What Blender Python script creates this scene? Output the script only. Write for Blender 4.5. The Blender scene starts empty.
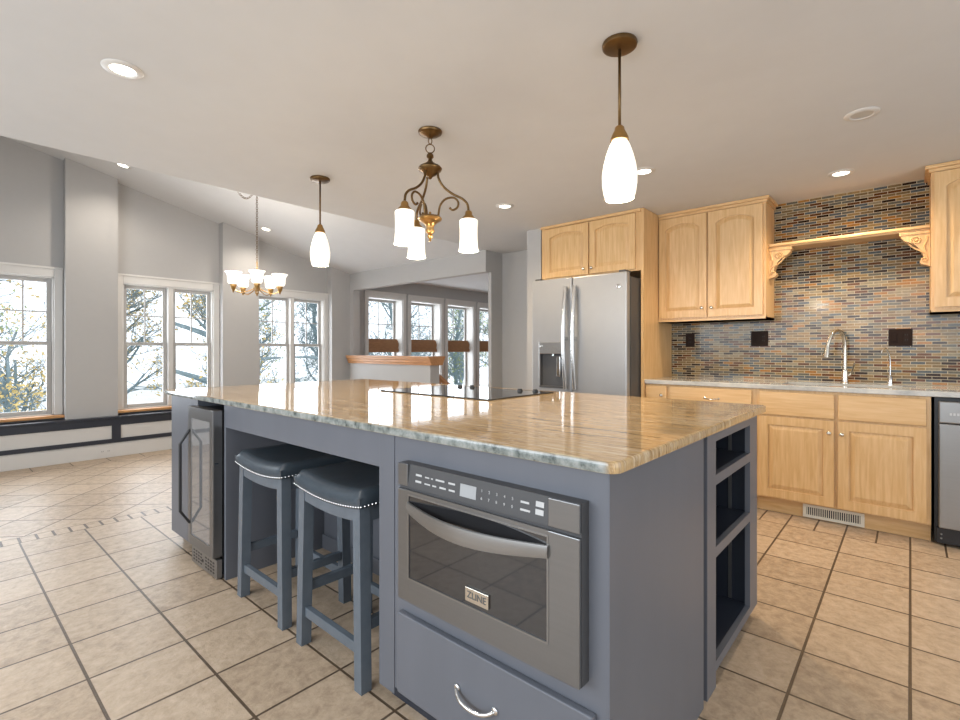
import bpy, bmesh, math, random
from mathutils import Vector, Matrix
S = bpy.context.scene
C = S.collection
PI = math.pi
random.seed(7)

# ------------------------------------------------------------------ camera
CAM_Z = 1.19
YAW = math.radians(41.3)                 # from +X towards +Y
cd = bpy.data.cameras.new('camera')
cd.sensor_width = 36
cd.lens = 36 * 490 / 960
cd.shift_y = -10 / 960
cd.clip_start = 0.02
cam = bpy.data.objects.new('camera', cd)
cam.location = (0, 0, CAM_Z)
cam.rotation_euler = (PI / 2, 0, YAW - PI / 2)
C.objects.link(cam)
S.camera = cam

# ------------------------------------------------------------------ world, exposure, daylight
S.view_settings.view_transform = 'Standard'
S.view_settings.look = 'None'
S.view_settings.gamma = 1
S.view_settings.use_curve_mapping = False
S.view_settings.exposure = -0.1
w = bpy.data.worlds.new('overcast_sky')
S.world = w
w.use_nodes = True
bg = w.node_tree.nodes['Background']
bg.inputs[0].default_value = (0.90, 0.95, 1.0, 1)
bg.inputs[1].default_value = 2.0

def area(name, loc, rot, sx, sy, power, col, spread=PI):
    l = bpy.data.lights.new(name, 'AREA')
    l.shape = 'RECTANGLE'
    l.size, l.size_y, l.energy, l.color, l.spread = sx, sy, power, col, spread
    o = bpy.data.objects.new(name, l)
    o.location, o.rotation_euler = loc, rot
    C.objects.link(o)
    return o

# added area lamps at unseen openings, filling in daylight from the left and rear
area('daylight_fill_left', (-2.35, 1.6, 1.75), (0, -PI / 2, 0), 1.2, 5.0, 135, (0.84, 0.92, 1.0))
area('daylight_fill_rear', (1.2, -2.75, 1.3), (PI / 2, 0, 0), 4.6, 2.0, 30, (0.80, 0.90, 1.0))
# daylight from the window wall, falling in from outside the glass
area('daylight_dining', (2.1, 7.5, 1.5), (-PI / 2, 0, 0), 5.2, 2.4, 300, (0.90, 0.95, 1.0))
area('daylight_stair', (6.8, 7.6, 1.5), (-PI / 2, 0, 0), 4.4, 2.4, 170, (0.90, 0.95, 1.0))
WARM = (1.0, 0.77, 0.50)
BULB = (1.0, 0.87, 0.70)

# ------------------------------------------------------------------ materials
def node_mat(name):
    m = bpy.data.materials.new(name)
    m.use_nodes = True
    nt = m.node_tree
    return m, nt, nt.nodes['Principled BSDF']

def principled(name, col, rough=0.5, metal=0.0, noise=0.06, nscale=12.0, bump=0.0, coat=0.0, stretch=(1, 1, 1), spec=0.5):
    m, nt, b = node_mat(name)
    N, L = nt.nodes, nt.links
    tc = N.new('ShaderNodeTexCoord')
    mp = N.new('ShaderNodeMapping')
    mp.inputs['Scale'].default_value = stretch
    nz = N.new('ShaderNodeTexNoise')
    nz.inputs['Scale'].default_value = nscale
    nz.inputs['Detail'].default_value = 4
    L.new(tc.outputs['Object'], mp.inputs['Vector'])
    L.new(mp.outputs['Vector'], nz.inputs['Vector'])
    mx = N.new('ShaderNodeMixRGB')
    mx.inputs[1].default_value = (*[c * (1 - noise) for c in col], 1)
    mx.inputs[2].default_value = (*[min(1, c * (1 + noise)) for c in col], 1)
    L.new(nz.outputs['Fac'], mx.inputs[0])
    L.new(mx.outputs[0], b.inputs['Base Color'])
    b.inputs['Roughness'].default_value = rough
    b.inputs['Metallic'].default_value = metal
    b.inputs['Coat Weight'].default_value = coat
    b.inputs['Specular IOR Level'].default_value = spec
    if bump:
        bp = N.new('ShaderNodeBump')
        bp.inputs['Strength'].default_value = bump
        bp.inputs['Distance'].default_value = 0.01
        L.new(nz.outputs['Fac'], bp.inputs['Height'])
        L.new(bp.outputs['Normal'], b.inputs['Normal'])
    return m

def ramp(nt, stops):
    r = nt.nodes.new('ShaderNodeValToRGB')
    e = r.color_ramp.elements
    while len(e) < len(stops):
        e.new(0.5)
    for i, (p, c) in enumerate(stops):
        e[i].position = p
        e[i].color = (*c, 1)
    return r

def wood_mat(name, a, b_, rough=0.35, axis='z', scale=9.0):
    m, nt, b = node_mat(name)
    N, L = nt.nodes, nt.links
    tc = N.new('ShaderNodeTexCoord')
    mp = N.new('ShaderNodeMapping')
    mp.inputs['Scale'].default_value = {'z': (6, 6, 0.5), 'y': (6, 0.5, 6), 'x': (0.5, 6, 6)}[axis]
    nz = N.new('ShaderNodeTexNoise')
    nz.inputs['Scale'].default_value = scale
    nz.inputs['Detail'].default_value = 5
    nz.inputs['Distortion'].default_value = 0.6
    L.new(tc.outputs['Object'], mp.inputs['Vector'])
    L.new(mp.outputs['Vector'], nz.inputs['Vector'])
    r = ramp(nt, [(0.3, a), (0.7, b_)])
    L.new(nz.outputs['Fac'], r.inputs[0])
    L.new(r.outputs[0], b.inputs['Base Color'])
    b.inputs['Roughness'].default_value = rough
    return m

def tile_mat(name, ox, oy, tw, th, rot=0.0, mortar=0.0055, grout=(0.10, 0.066, 0.04)):
    m, nt, b = node_mat(name)
    N, L = nt.nodes, nt.links
    tc = N.new('ShaderNodeTexCoord')
    sub = N.new('ShaderNodeVectorMath')
    sub.operation = 'SUBTRACT'
    sub.inputs[1].default_value = (ox, oy, 0)
    L.new(tc.outputs['Object'], sub.inputs[0])
    rt = N.new('ShaderNodeVectorRotate')
    rt.rotation_type = 'Z_AXIS'
    rt.inputs['Angle'].default_value = rot
    L.new(sub.outputs[0], rt.inputs['Vector'])
    br = N.new('ShaderNodeTexBrick')
    br.offset = 0.0
    br.inputs['Color1'].default_value = (0, 0, 0, 1)
    br.inputs['Color2'].default_value = (1, 1, 1, 1)
    br.inputs['Mortar'].default_value = (0.5, 0.5, 0.5, 1)
    br.inputs['Scale'].default_value = 1.0
    br.inputs['Mortar Size'].default_value = mortar
    br.inputs['Mortar Smooth'].default_value = 0.25
    br.inputs['Brick Width'].default_value = tw
    br.inputs['Row Height'].default_value = th
    L.new(rt.outputs[0], br.inputs['Vector'])
    n1 = N.new('ShaderNodeTexNoise')
    n1.inputs['Scale'].default_value = 20.0
    n1.inputs['Detail'].default_value = 8
    n1.inputs['Roughness'].default_value = 0.72
    n1.inputs['Distortion'].default_value = 0.35
    L.new(tc.outputs['Object'], n1.inputs['Vector'])
    r = ramp(nt, [(0.25, (0.30, 0.215, 0.145)), (0.5, (0.48, 0.362, 0.252)), (0.75, (0.61, 0.48, 0.355))])
    ad = N.new('ShaderNodeMath')
    ad.operation = 'MULTIPLY_ADD'
    ad.inputs[1].default_value = 0.16
    L.new(br.outputs['Color'], ad.inputs[0])
    L.new(n1.outputs['Fac'], ad.inputs[2])
    sb = N.new('ShaderNodeMath')
    sb.operation = 'SUBTRACT'
    sb.inputs[1].default_value = 0.08
    L.new(ad.outputs[0], sb.inputs[0])
    L.new(sb.outputs[0], r.inputs[0])
    mx = N.new('ShaderNodeMixRGB')
    L.new(br.outputs['Fac'], mx.inputs[0])
    L.new(r.outputs[0], mx.inputs[1])
    mx.inputs[2].default_value = (*grout, 1)
    L.new(mx.outputs[0], b.inputs['Base Color'])
    n2 = N.new('ShaderNodeTexNoise')
    n2.inputs['Scale'].default_value = 45.0
    n2.inputs['Detail'].default_value = 6
    L.new(tc.outputs['Object'], n2.inputs['Vector'])
    hs = N.new('ShaderNodeMath')
    hs.operation = 'MULTIPLY_ADD'
    hs.inputs[1].default_value = -2.2
    L.new(br.outputs['Fac'], hs.inputs[0])
    L.new(n2.outputs['Fac'], hs.inputs[2])
    bp = N.new('ShaderNodeBump')
    bp.inputs['Strength'].default_value = 0.55
    bp.inputs['Distance'].default_value = 0.004
    L.new(hs.outputs[0], bp.inputs['Height'])
    L.new(bp.outputs['Normal'], b.inputs['Normal'])
    b.inputs['Roughness'].default_value = 0.42
    return m

def mosaic_mat():
    m, nt, b = node_mat('glass_mosaic')
    N, L = nt.nodes, nt.links
    tc = N.new('ShaderNodeTexCoord')
    sp = N.new('ShaderNodeSeparateXYZ')
    cb = N.new('ShaderNodeCombineXYZ')
    L.new(tc.outputs['Object'], sp.inputs[0])
    L.new(sp.outputs['Y'], cb.inputs['X'])
    L.new(sp.outputs['Z'], cb.inputs['Y'])
    br = N.new('ShaderNodeTexBrick')
    br.offset = 0.42
    br.inputs['Color1'].default_value = (0, 0, 0, 1)
    br.inputs['Color2'].default_value = (1, 1, 1, 1)
    br.inputs['Scale'].default_value = 1.0
    br.inputs['Mortar Size'].default_value = 0.0017
    br.inputs['Mortar Smooth'].default_value = 0.1
    br.inputs['Brick Width'].default_value = 0.080
    br.inputs['Row Height'].default_value = 0.0205
    L.new(cb.outputs[0], br.inputs['Vector'])
    r = ramp(nt, [(0.0, (0.022, 0.011, 0.007)), (0.13, (0.10, 0.036, 0.012)), (0.25, (0.17, 0.115, 0.055)), (0.44, (0.105, 0.10, 0.08)),
                  (0.58, (0.075, 0.09, 0.10)), (0.70, (0.25, 0.165, 0.07)), (0.84, (0.24, 0.20, 0.13)), (0.93, (0.30, 0.135, 0.03))])
    r.color_ramp.interpolation = 'CONSTANT'
    L.new(br.outputs['Color'], r.inputs[0])
    nz = N.new('ShaderNodeTexNoise')
    nz.inputs['Scale'].default_value = 60
    L.new(tc.outputs['Object'], nz.inputs['Vector'])
    mv = N.new('ShaderNodeMixRGB')
    mv.blend_type = 'OVERLAY'
    mv.inputs[0].default_value = 0.35
    L.new(r.outputs[0], mv.inputs[1])
    L.new(nz.outputs['Fac'], mv.inputs[2])
    mx = N.new('ShaderNodeMixRGB')
    L.new(br.outputs['Fac'], mx.inputs[0])
    L.new(mv.outputs[0], mx.inputs[1])
    mx.inputs[2].default_value = (0.50, 0.43, 0.31, 1)
    L.new(mx.outputs[0], b.inputs['Base Color'])
    b.inputs['Specular IOR Level'].default_value = 0.25
    ro = N.new('ShaderNodeMapRange')
    ro.inputs['To Min'].default_value = 0.12
    ro.inputs['To Max'].default_value = 0.7
    L.new(br.outputs['Fac'], ro.inputs['Value'])
    L.new(ro.outputs[0], b.inputs['Roughness'])
    bp = N.new('ShaderNodeBump')
    bp.inputs['Strength'].default_value = 0.4
    bp.inputs['Distance'].default_value = 0.002
    bp.invert = True
    L.new(br.outputs['Fac'], bp.inputs['Height'])
    L.new(bp.outputs['Normal'], b.inputs['Normal'])
    return m

def granite_mat(name, honey=True):
    m, nt, b = node_mat(name)
    N, L = nt.nodes, nt.links
    tc = N.new('ShaderNodeTexCoord')
    mp = N.new('ShaderNodeMapping')
    mp.inputs['Scale'].default_value = (13, 0.9, 1.5)
    mp.inputs['Rotation'].default_value = (0, 0, 0.10)
    L.new(tc.outputs['Object'], mp.inputs['Vector'])
    nz = N.new('ShaderNodeTexNoise')
    nz.inputs['Scale'].default_value = 3.2
    nz.inputs['Detail'].default_value = 9
    nz.inputs['Roughness'].default_value = 0.68
    nz.inputs['Distortion'].default_value = 0.9
    L.new(mp.outputs['Vector'], nz.inputs['Vector'])
    if honey:
        r = ramp(nt, [(0.32, (0.11, 0.065, 0.03)), (0.41, (0.34, 0.21, 0.095)), (0.48, (0.62, 0.44, 0.23)), (0.54, (0.36, 0.225, 0.11)), (0.60, (0.68, 0.54, 0.35)), (0.70, (0.34, 0.25, 0.17))])
    else:
        r = ramp(nt, [(0.28, (0.30, 0.30, 0.30)), (0.45, (0.62, 0.60, 0.57)), (0.62, (0.76, 0.72, 0.65)), (0.8, (0.60, 0.50, 0.38))])
    L.new(nz.outputs['Fac'], r.inputs[0])
    # greyish-green speckled stone in the slab's outermost band
    sp = N.new('ShaderNodeSeparateXYZ')
    L.new(tc.outputs['Object'], sp.inputs[0])
    n3 = N.new('ShaderNodeTexNoise')
    n3.inputs['Scale'].default_value = 22
    n3.inputs['Detail'].default_value = 7
    n3.inputs['Roughness'].default_value = 0.7
    L.new(tc.outputs['Object'], n3.inputs['Vector'])
    r2 = ramp(nt, [(0.32, (0.03, 0.038, 0.035)), (0.42, (0.15, 0.17, 0.16)), (0.55, (0.28, 0.30, 0.285)), (0.72, (0.40, 0.40, 0.38))])
    L.new(n3.outputs['Fac'], r2.inputs[0])
    mx = N.new('ShaderNodeMixRGB')
    if honey:
        mr = N.new('ShaderNodeMapRange')
        mr.inputs['From Min'].default_value = 1.014
        mr.inputs['From Max'].default_value = 1.008
        L.new(sp.outputs['X'], mr.inputs['Value'])
        L.new(mr.outputs[0], mx.inputs[0])
    else:
        mx.inputs[0].default_value = 0.3
    L.new(r.outputs[0], mx.inputs[1])
    L.new(r2.outputs[0], mx.inputs[2])
    L.new(mx.outputs[0], b.inputs['Base Color'])
    b.inputs['Roughness'].default_value = 0.05
    b.inputs['Specular IOR Level'].default_value = 0.5
    b.inputs['Coat Weight'].default_value = 0.0
    b.inputs['Coat Roughness'].default_value = 0.03
    return m

def glow_mat(name, col, strength):
    m, nt, b = node_mat(name)
    b.inputs['Base Color'].default_value = (0.9, 0.88, 0.82, 1)
    N, L = nt.nodes, nt.links
    tc = N.new('ShaderNodeTexCoord')
    nz = N.new('ShaderNodeTexNoise')
    nz.inputs['Scale'].default_value = 30
    L.new(tc.outputs['Object'], nz.inputs['Vector'])
    mr = N.new('ShaderNodeMapRange')
    mr.inputs['To Min'].default_value = strength * 0.85
    mr.inputs['To Max'].default_value = strength * 1.15
    L.new(nz.outputs['Fac'], mr.inputs['Value'])
    b.inputs['Emission Color'].default_value = (*col, 1)
    L.new(mr.outputs[0], b.inputs['Emission Strength'])
    b.inputs['Roughness'].default_value = 0.3
    return m

def pane_mat(name, tint=(0.98, 0.99, 1.0), refl=0.025):
    m, nt, b = node_mat(name)
    N, L = nt.nodes, nt.links
    N.remove(b)
    tr = N.new('ShaderNodeBsdfTransparent')
    tr.inputs[0].default_value = (*tint, 1)
    gl = N.new('ShaderNodeBsdfGlossy')
    gl.inputs['Roughness'].default_value = 0.02
    mx = N.new('ShaderNodeMixShader')
    mx.inputs[0].default_value = refl
    L.new(tr.outputs[0], mx.inputs[1])
    L.new(gl.outputs[0], mx.inputs[2])
    L.new(mx.outputs[0], N['Material Output'].inputs['Surface'])
    return m

M = {}
M['ceiling'] = principled('ceiling_paint', (0.60, 0.605, 0.61), 0.9, noise=0.03, nscale=7, bump=0.25)
M['wall'] = principled('grey_wall_paint', (0.42, 0.41, 0.40), 0.85, noise=0.02, nscale=20)
M['trim'] = principled('white_trim_paint', (0.62, 0.605, 0.58), 0.4, noise=0.02)
M['sash'] = principled('sash_paint', (0.40, 0.39, 0.375), 0.45, noise=0.02)
M['navy'] = principled('navy_cabinet_paint', (0.130, 0.138, 0.160), 0.36, noise=0.08, nscale=5, stretch=(2, 2, 0.4))
M['navy_dark'] = principled('navy_trim_and_shade', (0.024, 0.029, 0.042), 0.35, noise=0.08)  # trim paint; its darkness also stands for shade inside the island shelves
M['stool_paint'] = principled('stool_paint', (0.115, 0.138, 0.165), 0.27, noise=0.2, nscale=16)
M['leather'] = principled('navy_leather', (0.045, 0.060, 0.075), 0.33, noise=0.15, nscale=18, bump=0.12, coat=0.35)
M['nail'] = principled('nickel_nailheads', (0.55, 0.54, 0.52), 0.25, 1.0)
M['steel'] = principled('stainless_steel', (0.30, 0.295, 0.29), 0.33, 0.85, noise=0.05, nscale=14, stretch=(1, 0.2, 8))
M['bright_steel'] = principled('bright_handle_steel', (0.60, 0.60, 0.60), 0.24, 0.95, noise=0.03)
M['graphite'] = principled('graphite_stainless_steel', (0.235, 0.237, 0.242), 0.30, 0.85, noise=0.05, nscale=14, stretch=(1, 0.2, 8))
M['slate'] = principled('slate_appliance_steel', (0.31, 0.315, 0.325), 0.40, 0.5, noise=0.04, nscale=10)
M['slate_dark'] = principled('appliance_side_grey', (0.06, 0.06, 0.063), 0.5)
M['chrome'] = principled('polished_chrome', (0.78, 0.78, 0.78), 0.12, 1.0, noise=0.02)
M['nickel'] = principled('brushed_nickel', (0.66, 0.62, 0.55), 0.22, 1.0, noise=0.03)
M['black'] = principled('black_plastic', (0.012, 0.012, 0.014), 0.4)
M['black_glass'] = principled('black_glass', (0.016, 0.017, 0.019), 0.04, coat=0.5, noise=0.02, spec=0.8)
M['oven_glass'] = principled('tinted_oven_glass', (0.022, 0.022, 0.024), 0.04, coat=0.25, noise=0.02, spec=0.8)
M['cooler_glass'] = principled('mirror_tinted_glass', (0.34, 0.34, 0.35), 0.05, metal=0.55, coat=0.6, noise=0.02)
M['display'] = principled('lcd_display', (0.36, 0.37, 0.38), 0.3)
M['print'] = principled('white_print', (0.50, 0.50, 0.50), 0.5, noise=0.01)
M['print_dark'] = principled('engraved_print', (0.08, 0.08, 0.08), 0.5)
M['brass'] = principled('aged_brass', (0.15, 0.088, 0.034), 0.36, 0.85, noise=0.25, nscale=30)
M['brass_light'] = principled('antique_brass', (0.42, 0.25, 0.09), 0.3, 0.9, noise=0.15, nscale=30)
M['maple'] = wood_mat('maple', (0.58, 0.35, 0.145), (0.70, 0.47, 0.24))
M['maple_h'] = wood_mat('maple_across', (0.58, 0.35, 0.145), (0.70, 0.47, 0.24), axis='y')
M['oak'] = wood_mat('oak_sill', (0.50, 0.24, 0.09), (0.62, 0.33, 0.14), axis='x')
M['oak_y'] = wood_mat('oak_cap', (0.42, 0.19, 0.07), (0.55, 0.27, 0.11), axis='y')
M['woven'] = wood_mat('woven_shade', (0.26, 0.13, 0.06), (0.38, 0.20, 0.10), rough=0.8, axis='x', scale=25)
M['granite'] = granite_mat('honey_granite')
M['granite_pale'] = granite_mat('pale_granite', False)
M['mosaic'] = mosaic_mat()
M['bronze'] = principled('bronze_plate', (0.022, 0.013, 0.010), 0.6, spec=0.1)
M['shade'] = glow_mat('lit_frosted_glass', (1.0, 0.92, 0.76), 0.95)
M['shade2'] = glow_mat('lit_white_glass', (1.0, 0.95, 0.84), 1.1)
M['lens'] = glow_mat('lit_downlight_lens', (1.0, 0.95, 0.86), 6.0)
M['lens_off'] = principled('unlit_downlight_lens', (0.50, 0.49, 0.47), 0.3)
M['pane'] = pane_mat('window_glass')
M['bark'] = principled('weathered_bark', (0.21, 0.28, 0.305), 0.9, noise=0.4, nscale=8, bump=0.3)
M['leaf_gold'] = principled('golden_leaves', (0.66, 0.50, 0.20), 0.7, noise=0.3, nscale=3)
M['leaf_green'] = principled('olive_leaves', (0.34, 0.40, 0.13), 0.7, noise=0.3, nscale=3)
M['leaf_grey'] = principled('silver_leaves', (0.33, 0.40, 0.38), 0.7, noise=0.3, nscale=3)
M['ground'] = principled('frosty_ground', (0.62, 0.64, 0.64), 0.95, noise=0.25, nscale=1.5)
M['vent'] = principled('cream_enamel', (0.70, 0.66, 0.56), 0.4)

# ------------------------------------------------------------------ mesh helpers
ORI = {}

def origin(p):
    return ORI.get(p.name, Vector((0, 0, 0))) if p else Vector((0, 0, 0))

class MB:
    def __init__(s):
        s.bm = bmesh.new()
        s.mi = 0

    def box(s, x0, x1, y0, y1, z0, z1, bev=0.0, seg=2, mat=None):
        vs = [s.bm.verts.new(p) for p in ((x0, y0, z0), (x1, y0, z0), (x1, y1, z0), (x0, y1, z0), (x0, y0, z1), (x1, y0, z1), (x1, y1, z1), (x0, y1, z1))]
        fs = [s.bm.faces.new([vs[i] for i in f]) for f in ((3, 2, 1, 0), (4, 5, 6, 7), (0, 1, 5, 4), (1, 2, 6, 5), (2, 3, 7, 6), (3, 0, 4, 7))]
        if bev:
            es = list({e for f in fs for e in f.edges})
            bmesh.ops.bevel(s.bm, geom=es, offset=bev, segments=seg, profile=0.5, affect='EDGES')
        return s

    def hexa(s, pts):                    # 8 points: bottom ring then top ring
        vs = [s.bm.verts.new(p) for p in pts]
        for f in ((3, 2, 1, 0), (4, 5, 6, 7), (0, 1, 5, 4), (1, 2, 6, 5), (2, 3, 7, 6), (3, 0, 4, 7)):
            s.bm.faces.new([vs[i] for i in f])
        return s

    def loft(s, ra, rb, cap=True):       # two rings with equal counts
        a = [s.bm.verts.new(p) for p in ra]
        b = [s.bm.verts.new(p) for p in rb]
        n = len(a)
        for i in range(n):
            s.bm.faces.new((a[i], a[(i + 1) % n], b[(i + 1) % n], b[i]))
        if cap:
            s.bm.faces.new(a[::-1])
            s.bm.faces.new(b)
        return s

    def prism_x(s, poly, x0, x1):        # poly of (y, z)
        return s.loft([(x0, y, z) for y, z in poly], [(x1, y, z) for y, z in poly])

    def prism_y(s, poly, y0, y1):        # poly of (x, z)
        return s.loft([(x, y0, z) for x, z in poly], [(x, y1, z) for x, z in poly])

    def frame_x(s, outer, inner, x0, x1):
        rings = [[s.bm.verts.new((x, y, z)) for y, z in p] for x in (x0, x1) for p in (outer, inner)]
        o0, i0, o1, i1 = rings
        n = len(o0)
        for k in range(n):
            j = (k + 1) % n
            for q in ((o0[k], o0[j], i0[j], i0[k]), (o1[j], o1[k], i1[k], i1[j]), (o0[j], o0[k], o1[k], o1[j]), (i0[k], i0[j], i1[j], i1[k])):
                s.bm.faces.new(q)
        return s

    def lathe(s, prof, cx=0, cy=0, cz=0, seg=24, closed=True):
        rings = []
        for r, z in prof:
            if r < 1e-5:
                rings.append([s.bm.verts.new((cx, cy, cz + z))])
            else:
                rings.append([s.bm.verts.new((cx + r * math.cos(2 * PI * k / seg), cy + r * math.sin(2 * PI * k / seg), cz + z)) for k in range(seg)])
        for a, b in zip(rings, rings[1:]):
            for k in range(seg):
                j = (k + 1) % seg
                if len(a) == 1 and len(b) == 1:
                    continue
                if len(a) == 1:
                    s.bm.faces.new((a[0], b[j], b[k]))
                elif len(b) == 1:
                    s.bm.faces.new((a[k], a[j], b[0]))
                else:
                    s.bm.faces.new((a[k], a[j], b[j], b[k]))
        return s

    def tube(s, pts, r, seg=10, closed=False):
        pts = [Vector(p) for p in pts]
        n = len(pts)
        rs = r if isinstance(r, (list, tuple)) else [r] * n
        rings, up = [], None
        for i, p in enumerate(pts):
            if closed:
                t = (pts[(i + 1) % n] - pts[i - 1]).normalized()
            else:
                t = (pts[min(i + 1, n - 1)] - pts[max(i - 1, 0)]).normalized()
            if up is None:
                up = t.orthogonal().normalized()
            else:
                up = (up - t * up.dot(t))
                up = up.normalized() if up.length > 1e-6 else t.orthogonal().normalized()
            v = t.cross(up)
            rings.append([s.bm.verts.new(p + (up * math.cos(2 * PI * k / seg) + v * math.sin(2 * PI * k / seg)) * rs[i]) for k in range(seg)])
        for i in range(n if closed else n - 1):
            a, b = rings[i], rings[(i + 1) % n]
            for k in range(seg):
                j = (k + 1) % seg
                s.bm.faces.new((a[k], a[j], b[j], b[k]))
        if not closed:
            s.bm.faces.new(rings[0][::-1])
            s.bm.faces.new(rings[-1])
        return s

    def ball(s, c, r, u=10, v=6, sc=(1, 1, 1)):
        prof = [(r * math.sin(PI * k / v), -r * math.cos(PI * k / v)) for k in range(v + 1)]
        n0 = len(s.bm.verts)
        s.lathe(prof, 0, 0, 0, u)
        s.bm.verts.ensure_lookup_table()
        for q in s.bm.verts[n0:]:
            q.co = Vector((q.co.x * sc[0], q.co.y * sc[1], q.co.z * sc[2])) + Vector(c)
        return s

    def build(s, name, mat, parent=None, smooth=None):
        bmesh.ops.recalc_face_normals(s.bm, faces=s.bm.faces[:])
        me = bpy.data.meshes.new(name)
        off = origin(parent)
        if off.length:
            for v in s.bm.verts:
                v.co -= off
        s.bm.to_mesh(me)
        s.bm.free()
        for m in (mat if isinstance(mat, list) else [mat]):
            me.materials.append(m)
        if smooth:
            me.polygons.foreach_set('use_smooth', [True] * len(me.polygons))
            if smooth is not True:
                me.set_sharp_from_angle(angle=math.radians(smooth))
        o = bpy.data.objects.new(name, me)
        C.objects.link(o)
        if parent:
            o.parent = parent
        ORI[o.name] = off.copy()
        return o

def thing(name, label, cat, loc=(0, 0, 0), group=None):
    o = bpy.data.objects.new(name, None)
    o.empty_display_size = 0.05
    C.objects.link(o)
    o.location = loc
    ORI[o.name] = Vector(loc)
    o['label'], o['category'] = label, cat
    if group:
        o['group'] = group
    return o

def tag(o, label, cat, group=None):
    o['label'], o['category'] = label, cat
    if group:
        o['group'] = group
    return o

def struct(o):
    o['kind'] = 'structure'
    return o

def struct_root(name, loc):
    o = bpy.data.objects.new(name, None)
    o.empty_display_size = 0.05
    C.objects.link(o)
    o.location = loc
    ORI[o.name] = Vector(loc)
    return struct(o)

def dup(root, loc, label=None, rotz=0):
    r = root.copy()
    C.objects.link(r)
    r.location = loc
    r.rotation_euler = (0, 0, rotz)
    if label:
        r['label'] = label
    for ch in list(root.children):
        c = ch.copy()
        C.objects.link(c)
        c.parent = r
        for g in list(ch.children):
            d = g.copy()
            C.objects.link(d)
            d.parent = c
    return r

def smooth_path(pts, n=6):
    P = [Vector(p) for p in pts]
    out = []
    for i in range(len(P) - 1):
        a, b, c, d = P[max(i - 1, 0)], P[i], P[i + 1], P[min(i + 2, len(P) - 1)]
        for k in range(n):
            t = k / n
            out.append(0.5 * ((2 * b) + (c - a) * t + (2 * a - 5 * b + 4 * c - d) * t * t + (3 * b - a - 3 * c + d) * t ** 3))
    out.append(P[-1])
    return out

def text_mesh(name, s, size, loc, mat, parent, depth=0.0006, align='CENTER'):
    """lettering on a surface that faces -X"""
    cu = bpy.data.curves.new(name, 'FONT')
    cu.body, cu.size, cu.extrude = s, size, depth
    cu.align_x, cu.align_y = align, 'CENTER'
    t = bpy.data.objects.new(name + '_tmp', cu)
    C.objects.link(t)
    dg = bpy.context.evaluated_depsgraph_get()
    me = bpy.data.meshes.new_from_object(t.evaluated_get(dg))
    bpy.data.objects.remove(t)
    me.materials.clear()
    me.materials.append(mat)
    rot = Matrix(((0, 0, -1), (-1, 0, 0), (0, 1, 0)))
    off = Vector(loc) - origin(parent)
    for v in me.vertices:
        v.co = rot @ v.co + off
    o = bpy.data.objects.new(name, me)
    C.objects.link(o)
    o.parent = parent
    ORI[o.name] = origin(parent)
    return o

# ================================================================== THE ROOM
ZC = 2.40                     # flat ceiling
SL = 0.2366                   # slope of the dining ceiling, rising towards -X
YE = 3.86                     # edge of the flat ceiling
YN, YP = 6.85, 6.72           # window wall, pillar fronts
XL, YB = -2.4, -2.8
def zs(x): return ZC + SL * (4.5 - x)

# floor: straight kitchen tiles, a narrow border row, diagonal dining tiles, straight row at the wall
def floor_piece(name, x0, x1, y0, y1, mat):
    return struct(MB().box(x0, x1, y0, y1, -0.05, 0.0).build(name, mat))
floor_piece('floor', XL, 3.875, YB, 4.12, tile_mat('kitchen_tiles', 0.396 - 0.3165 * 20, 0.001 - 0.3190 * 20, 0.3165, 0.3190))
floor_piece('floor', 3.875, 4.72, YB, 2.93, tile_mat('kitchen_edge_tiles', 3.875 - 0.275 * 4, 0.001 - 0.1595 * 30, 0.275, 0.1595))
floor_piece('floor', 3.875, 4.9, 2.93, 4.12, tile_mat('passage_tiles', 0.396 - 0.3165 * 20, 0.001 - 0.3190 * 20, 0.3165, 0.3190))
floor_piece('floor', XL, 4.9, 4.12, 4.25, tile_mat('border_tiles', 0.318 - 0.0825 * 60, 4.12 - 0.13 * 4, 0.0825, 0.13, mortar=0.008))
floor_piece('floor', XL, 4.45, 4.25, 6.44, tile_mat('diagonal_tiles', 0.87, 4.25, 0.313, 0.313, rot=-PI / 4))
floor_piece('floor', XL, 4.45, 6.44, 6.86, tile_mat('wall_row_tiles', 0.712 - 0.312 * 20, 6.44 - 0.3 * 4, 0.312, 0.3))
floor_piece('floor', 4.45, 9.2, 4.25, 7.1, M['oak_y'])

# ceilings
struct(MB().box(XL, 4.95, YB, YE, ZC, ZC + 0.12).build('ceiling', M['ceiling']))
b = MB()
b.prism_y([(XL, zs(XL)), (4.5, zs(4.5)), (4.5, zs(4.5) + 0.1), (XL, zs(XL) + 0.1)], YE - 0.1, YN + 0.2)
struct(b.build('ceiling', M['ceiling']))
struct(MB().box(XL, 4.5, YE - 0.06, YE, ZC + 0.12, zs(XL)).build('wall_upper', M['ceiling']))
struct(MB().box(4.5, 9.2, YE, 7.15, 2.41, 2.5).build('ceiling', M['ceiling']))

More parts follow.
